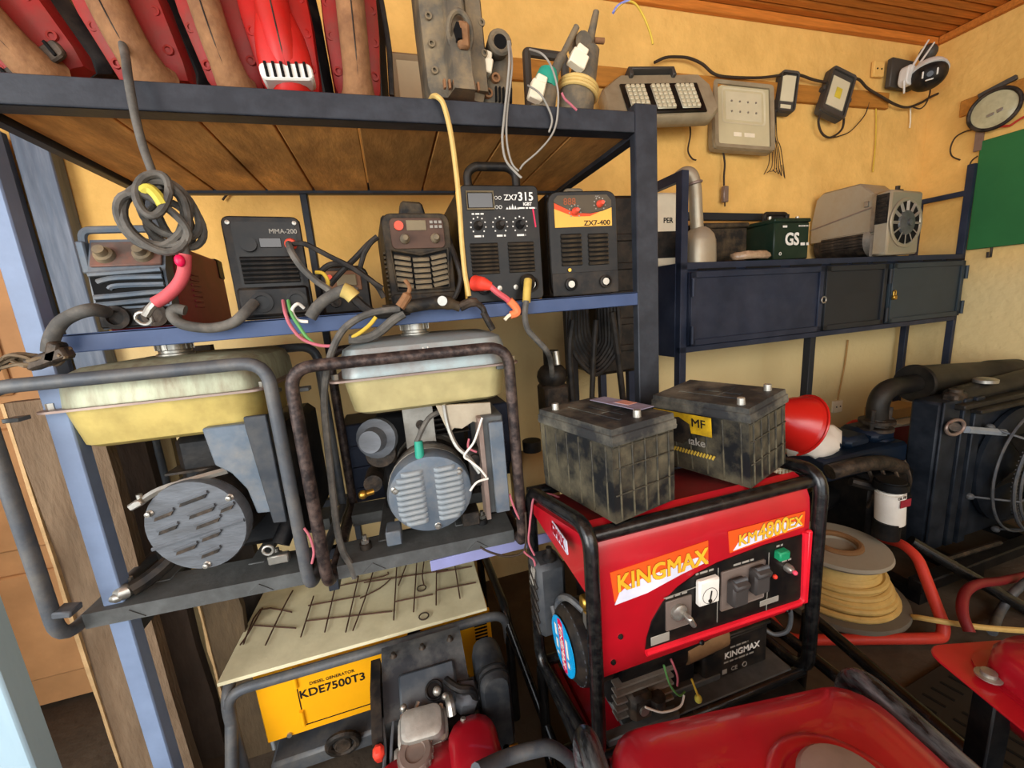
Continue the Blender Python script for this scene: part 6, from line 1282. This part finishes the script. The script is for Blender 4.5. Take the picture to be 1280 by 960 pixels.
obj('tube_frame', G().tube(cr([(2.002,0.820,0.119),(2.031,0.860,0.167),(2.123,0.900,0.194),(2.273,0.930,0.173),(2.498,0.950,0.109),(2.734,0.950,0.075)], 5), .018, 10), mat('dark_red_tube', '#7a2226', .5), rc2)
obj('stay', G().tube(cr([(2.151,0.820,0.069),(2.395,0.900,0.020),(2.478,0.900,0.095),(2.594,0.900,0.133)], 5), .016, 10), M_greytube, rc2)

# ------------------------------------------------------------------ diesel engine with radiator at the right
de = thing('diesel_engine', 'big dark diesel engine with radiator, fan guard and long black muffler', 'engine', (2.6, 1.3, 0))
for y in (1.08, 1.50): obj('skid_rail', G().bb(2.16, 3.35, y-.03, y+.03, .06, .12, .006), M_engdark, de)
obj('skid_pipe', G().tube([(2.209,1.140,0.273),(2.502,0.850,0.022)], .026, 12), M_glosstube, de)
for x in (2.20, 2.6, 3.2): obj('skid_cross', G().bb(x-.03, x+.03, 1.06, 1.52, .0, .06), M_engdark, de)
rd = obj('radiator', G().bb(2.43, 3.28, 1.20, 1.32, .12, .895, .012), M_rad, de)
for x0, x1, y in ((2.43, 2.55, 1.188), (2.565, 2.62, 1.182), (2.64, 2.70, 1.176)): obj('side_channel', G().bb(x0, x1, y, 1.20, .125, .90, .004), M_rad, rd)
obj('header_tank', G().tube([(2.60, 1.24, .895), (3.3, 1.24, .925)], .05, 16), M_muff, rd)
obj('header_tray', G().bb(2.5, 3.3, 1.15, 1.20, .86, .885, .004).bb(2.56, 3.3, 1.12, 1.16, .84, .86, .004), M_muff, rd)
obj('filler_neck', G().box((2.56, 1.22, .90), (.09, .06, .06), None, .01).cyl((2.56, 1.22, .92), (2.56, 1.22, .945), .025), M_iron, rd)
obj('radiator_cap', G().lathe([(.045, 0), (.045, .015), (.03, .022), (0, .024)], (2.78, 1.22, .95), (0, 0, 1), 24), M_steel, rd)
obj('lifting_ring', G().torus((2.477,1.165,0.781), .045, .008, (.1, 1, 0), 24, 8, 1.15, .8), M_rustcap, rd)
obj('ring_bolt', G().cyl((2.530,1.190,0.766), (2.424,1.140,0.797), .02, n=12), M_iron, rd)
obj('grey_bar', G().tube([(2.530,1.150,0.765),(2.828,1.150,0.700)], .018, 6), mat('grey_bar', '#8b949c', .5, .2), rd)
# shroud, guard rings, fan
fcx, fcz = 3.02, .49
obj('fan_shroud', G().lathe([(.31, 0), (.31, .02), (.29, .03)], (fcx, 1.19, fcz), (0, -1, 0), 40), M_rad, de)
gd = obj('fan_guard', G().torus((fcx, 1.04, fcz), .31, .007, (0, 1, 0), 44, 6), M_greytube, de)
for r, y in ((.335, 1.10), (.285, 1.03), (.26, 1.02), (.235, 1.015), (.21, 1.01), (.185, 1.01), (.16, 1.01), (.135, 1.005)): obj('guard_ring', G().torus((fcx, y, fcz), r, .006, (0, 1, 0), 44, 6), M_greytube, gd)
for k in range(6):
    a = PI*k/3+.3; obj('guard_stay', G().tube([(fcx+.12*math.cos(a), 1.005, fcz+.12*math.sin(a)), (fcx+.29*math.cos(a), 1.03, fcz+.29*math.sin(a)), (fcx+.36*math.cos(a), 1.17, fcz+.36*math.sin(a))], .006, 6).ball((fcx+.36*math.cos(a), 1.17, fcz+.36*math.sin(a)), .018), M_greytube, gd)
me = finish(G().loft([[(.06, -.01, .0), (.06, .01, .03), (.06, .012, .03), (.06, -.006, .0)], [(.25, -.03, -.06), (.25, .03, .07), (.25, .034, .07), (.25, -.026, -.06)]]), 'fan_blade', M_engdark)
pieces('fan_blade', me, [T(fcx, 1.10, fcz) @ RY(60*k) for k in range(6)], de, True)
hb = obj('fan_hub', G().lathe([(.10, 0), (.10, .03), (.085, .05), (0, .055)], (fcx, 1.06, fcz), (0, -1, 0), 28), M_alu, de)
me = finish(G().box((.098, -.015, 0), (.01, .04, .006)), 'hub_rib', M_alu)
pieces('hub_rib', me, [T(fcx, 1.06, fcz) @ RY(360*k/30) for k in range(30)], hb, True)
me = finish(G().box((.285, 0, 0), (.05, .004, .006)), 'guard_tooth', M_greytube)
pieces('guard_tooth', me, [T(fcx, 1.05, fcz) @ RY(130+4*k) for k in range(22)], gd, True)
obj('guard_brace', G().tube([(2.391,1.100,0.148),(2.821,1.100,0.131)], .012, 6), M_iron, de)
# muffler and exhaust
ma, mb = Vector((2.579,1.400,0.942)), Vector((3.357,1.360,0.890))
d = (mb-ma)
ax = d.normalized()
obj('muffler', G().lathe([(0, .012), (.05, .012), (.075, .004), (.093, 0), (.098, .01), (.098, .018), (.092, .026), (.092, d.length*.72), (.098, d.length*.74), (.098, d.length*.99), (.09, d.length), (.0, d.length+.01)], ma, ax, 32), M_muff, de)
obj('outlet_pipe', G().tube([mb-ax*.02, mb+ax*.14], .04, 14), M_muff, de)
obj('exhaust_elbow', G().tube(cr([ma+ax*.01]+[(2.501,1.400,0.939),(2.412,1.400,0.938),(2.353,1.400,0.908),(2.331,1.400,0.852),(2.334,1.400,0.792)], 6), .046, 16), M_muff, de)
f0 = Vector((2.335,1.400,0.783)); f1 = Vector((2.328,1.400,0.746)); f2 = Vector((2.338,1.400,0.626))
obj('exhaust_flange', G().cyl(f0, f0-Vector((0, 0, .016)), .075, n=24).cyl(f1, f1-Vector((0, 0, .016)), .075, n=24).cyl(f0, f1, .05, n=20), M_iron, de)
for s in (-1, 1): obj('flange_bolt', G().cyl(f0+Vector((s*.062, -.02, .06)), f1+Vector((s*.062, -.02, -.05)), .010, n=8).torus(f0+Vector((s*.062, -.02, .0)), .014, .005, (0, 0, 1), 10), M_iron, de)
pts = [f1.lerp(f2, k/12) for k in range(13)]
obj('flex_bellows', G().tube(pts, [.047 if k % 2 else .038 for k in range(13)], 18), M_iron, de, ang=80)
obj('manifold', G().tube(cr([f2, f2-Vector((.0, 0, .12)), f2-Vector((.12, -.05, .22)), f2-Vector((.3, -.05, .26))], 5), .055, 14), M_engdark, de)
# block
blk = obj('engine_block', G().bb(2.12, 2.42, 1.26, 1.55, .12, .56, .02), M_engdark, de)
obj('cylinder_head', G().bb(1.86, 2.42, 1.30, 1.56, .56, .68, .015), M_bluepaint, blk)
for k in range(3): obj('rocker_cover', G().bb(1.88+.18*k, 2.03+.18*k, 1.34, 1.52, .68, .74, .02), M_bluepaint, blk)
obj('intake_manifold', G().tube(cr([(1.84, 1.27, .64), (1.98, 1.24, .66), (2.14, 1.24, .64), (2.30, 1.26, .58)], 5), .035, 12), M_iron, blk)
obj('blue_side_tank', G().bb(2.30, 2.41, 1.34, 1.55, .30, .70, .02), M_bluepaint, blk)
for k in range(4): obj('injector_pipe', G().tube(cr([(2.08+.08*k, 1.25, .42), (2.07+.08*k, 1.22, .52), (2.06+.08*k, 1.25, .62)], 4), .008, 6), M_iron, blk)
obj('pump_body', G().bb(2.13, 2.22, 1.17, 1.26, .28, .42, .015), M_engdark, blk)
obj('hose', G().tube(cr([(1.95, 1.25, .58), (2.04, 1.2, .55), (2.12, 1.19, .52), (2.2, 1.22, .46)], 5), .02, 8), M_black, blk)
fl = obj('oil_filter', G().cyl((2.068,1.150,0.396), (2.050,1.150,0.562), .054, n=28, bev=.008), M_white, de)
q = Vector((2.049,1.150,0.570)); obj('filter_head', G().cyl(q-Vector((0, 0, .005)), q+Vector((0, 0, .04)), .062, n=20, bev=.008), M_engdark, fl)
obj('filter_base', G().cyl(q-Vector((0, .0, .24)), q-Vector((0, 0, .16)), .05), M_engdark, fl)
obj('filter_label', G().bb(q.x-.02, q.x+.045, q.y-.0555, q.y-.053, q.z-.07, q.z-.035), M_pink, fl)
obj('lettering', G().text('OIL FILTER', .018, T(q.x, q.y-.056, q.z-.022)), M_txtk, fl)

# ------------------------------------------------------------------ clutter behind the batteries and on the engine
bw = thing('plastic_bowl', 'shiny red plastic bowl tipped on its side behind the right battery', 'bowl', (1.934,1.500,0.730))
q = Vector((1.872,1.480,0.810)); ax = Vector((.75, -.2, -.35)).normalized()
obj('shell', G().lathe([(.03, 0), (.05, -.004), (.085, .03), (.125, .10), (.15, .17), (.157, .172), (.150, .165), (.12, .105), (.08, .04), (0, .012)], q-ax*.09+Vector((-.05, 0, .03)), ax, 36), M_bowl, bw)
obj('rim', G().torus(q+ax*.08+Vector((-.05, 0, .03)), .155, .006, ax, 36), M_bowl, bw)
g = G(); rings = []
q = Vector((1.939,1.420,0.724))
for k, (s, h) in enumerate(((1.0, -.05), (1.15, -.02), (1.05, .03), (.7, .065), (.25, .08))):
    rings.append([q+Vector((.13*s*math.cos(a)*(1+.14*math.sin(3*a+k)), .08*s*math.sin(a), h+.012*math.sin(4*a+k))) for a in [2*PI*i/20 for i in range(20)]])
tag(obj('rag', g.loft(rings), M_cloth, ang=80), 'crumpled white rag tucked under the red bowl', 'rag')
t = thing('wire_crate', 'pale peach plastic crate side with grid behind the right battery', 'crate', (1.918,1.530,0.478))
q = Vector((1.923,1.530,0.491)); w_, h_ = .10, .17
obj('crate_frame', G().bb(q.x-w_, q.x+.035, q.y, q.y+.18, q.z-.10, q.z-.09).bb(q.x+.03, q.x+.045, q.y, q.y+.18, q.z-.10, q.z+.09).bb(q.x-w_, q.x+.045, q.y, q.y+.015, q.z+.075, q.z+.09), mat('peach_plastic', '#c9a48a', .6), t)
for k in range(5): obj('crate_bar', G().bb(q.x-.09+.025*k, q.x-.082+.025*k, q.y, q.y+.01, q.z-.09, q.z+.08), M_cream, t)
for k in range(5): obj('crate_bar', G().bb(q.x-.1, q.x+.03, q.y-.002, q.y+.008, q.z-.07+.03*k, q.z-.064+.03*k), M_cream, t)
obj('support_leg', G().bb(q.x-.09, q.x-.06, q.y+.05, q.y+.08, 0, q.z-.1).bb(q.x+.0, q.x+.03, q.y+.05, q.y+.08, 0, q.z-.1), M_engdark, t)
t = thing('document_box', 'crimson box file with loose papers on top behind the exhaust pipe', 'box', (2.971,1.600,0.448))
q = Vector((2.988,1.620,0.517)); obj('file_box', G().bb(q.x-.14, q.x+.16, q.y, q.y+.2, q.z-.12, q.z+.07, .004), M_pink, t)
for k in range(3): obj('paper', G().box((q.x+.01*k, q.y+.08, q.z+.075+.006*k), (.24, .18, .003), (0, .02*k, .1*k-.1)), M_white, t)
tag(obj('cardboard_carton', G().bb(q.x-.10, q.x+.22, q.y+.06, q.y+.19, q.z+.095, q.z+.16, .004), M_card), 'brown cardboard flat on the papers under the muffler', 'carton')
t = thing('storage_shelf', 'low dark bench against the back wall carrying the clutter', 'bench', (2.1, 1.8, 0))
zz = q.z-.125; obj('bench_top', G().bb(1.55, 2.9, 1.72, 1.95, zz-.03, zz, .003), M_engdark, t)
for x in (1.6, 2.85): obj('leg', G().bb(x-.02, x+.02, 1.74, 1.78, 0, zz-.03), M_engdark, t)
g = G(); rings = []
q2 = Vector((2.308,1.500,0.617))
for k, (s, h) in enumerate(((1.0, -.08), (1.1, -.03), (1.0, .02), (.75, .06), (.3, .08))):
    rings.append([q2+Vector((.19*s*math.cos(a)*(1+.1*math.sin(3*a+k)), .07*s*math.sin(a), h+.014*math.sin(5*a+k))) for a in [2*PI*i/22 for i in range(22)]])
tag(obj('sack', g.loft(rings), mat('brown_sacking', '#6a5638', .9, 0, .2, 14, '#3d3226', .5, 10), ang=80), 'dull brown sacking bundled left of the exhaust pipe', 'sack')
cable('hose', [(2.254,1.550,0.569),(2.305,1.550,0.653),(2.371,1.550,0.712),(2.445,1.550,0.714),(2.520,1.550,0.665)], .012, M_redpaint, 'dull red hose arching over the brown sacking', 'hose')
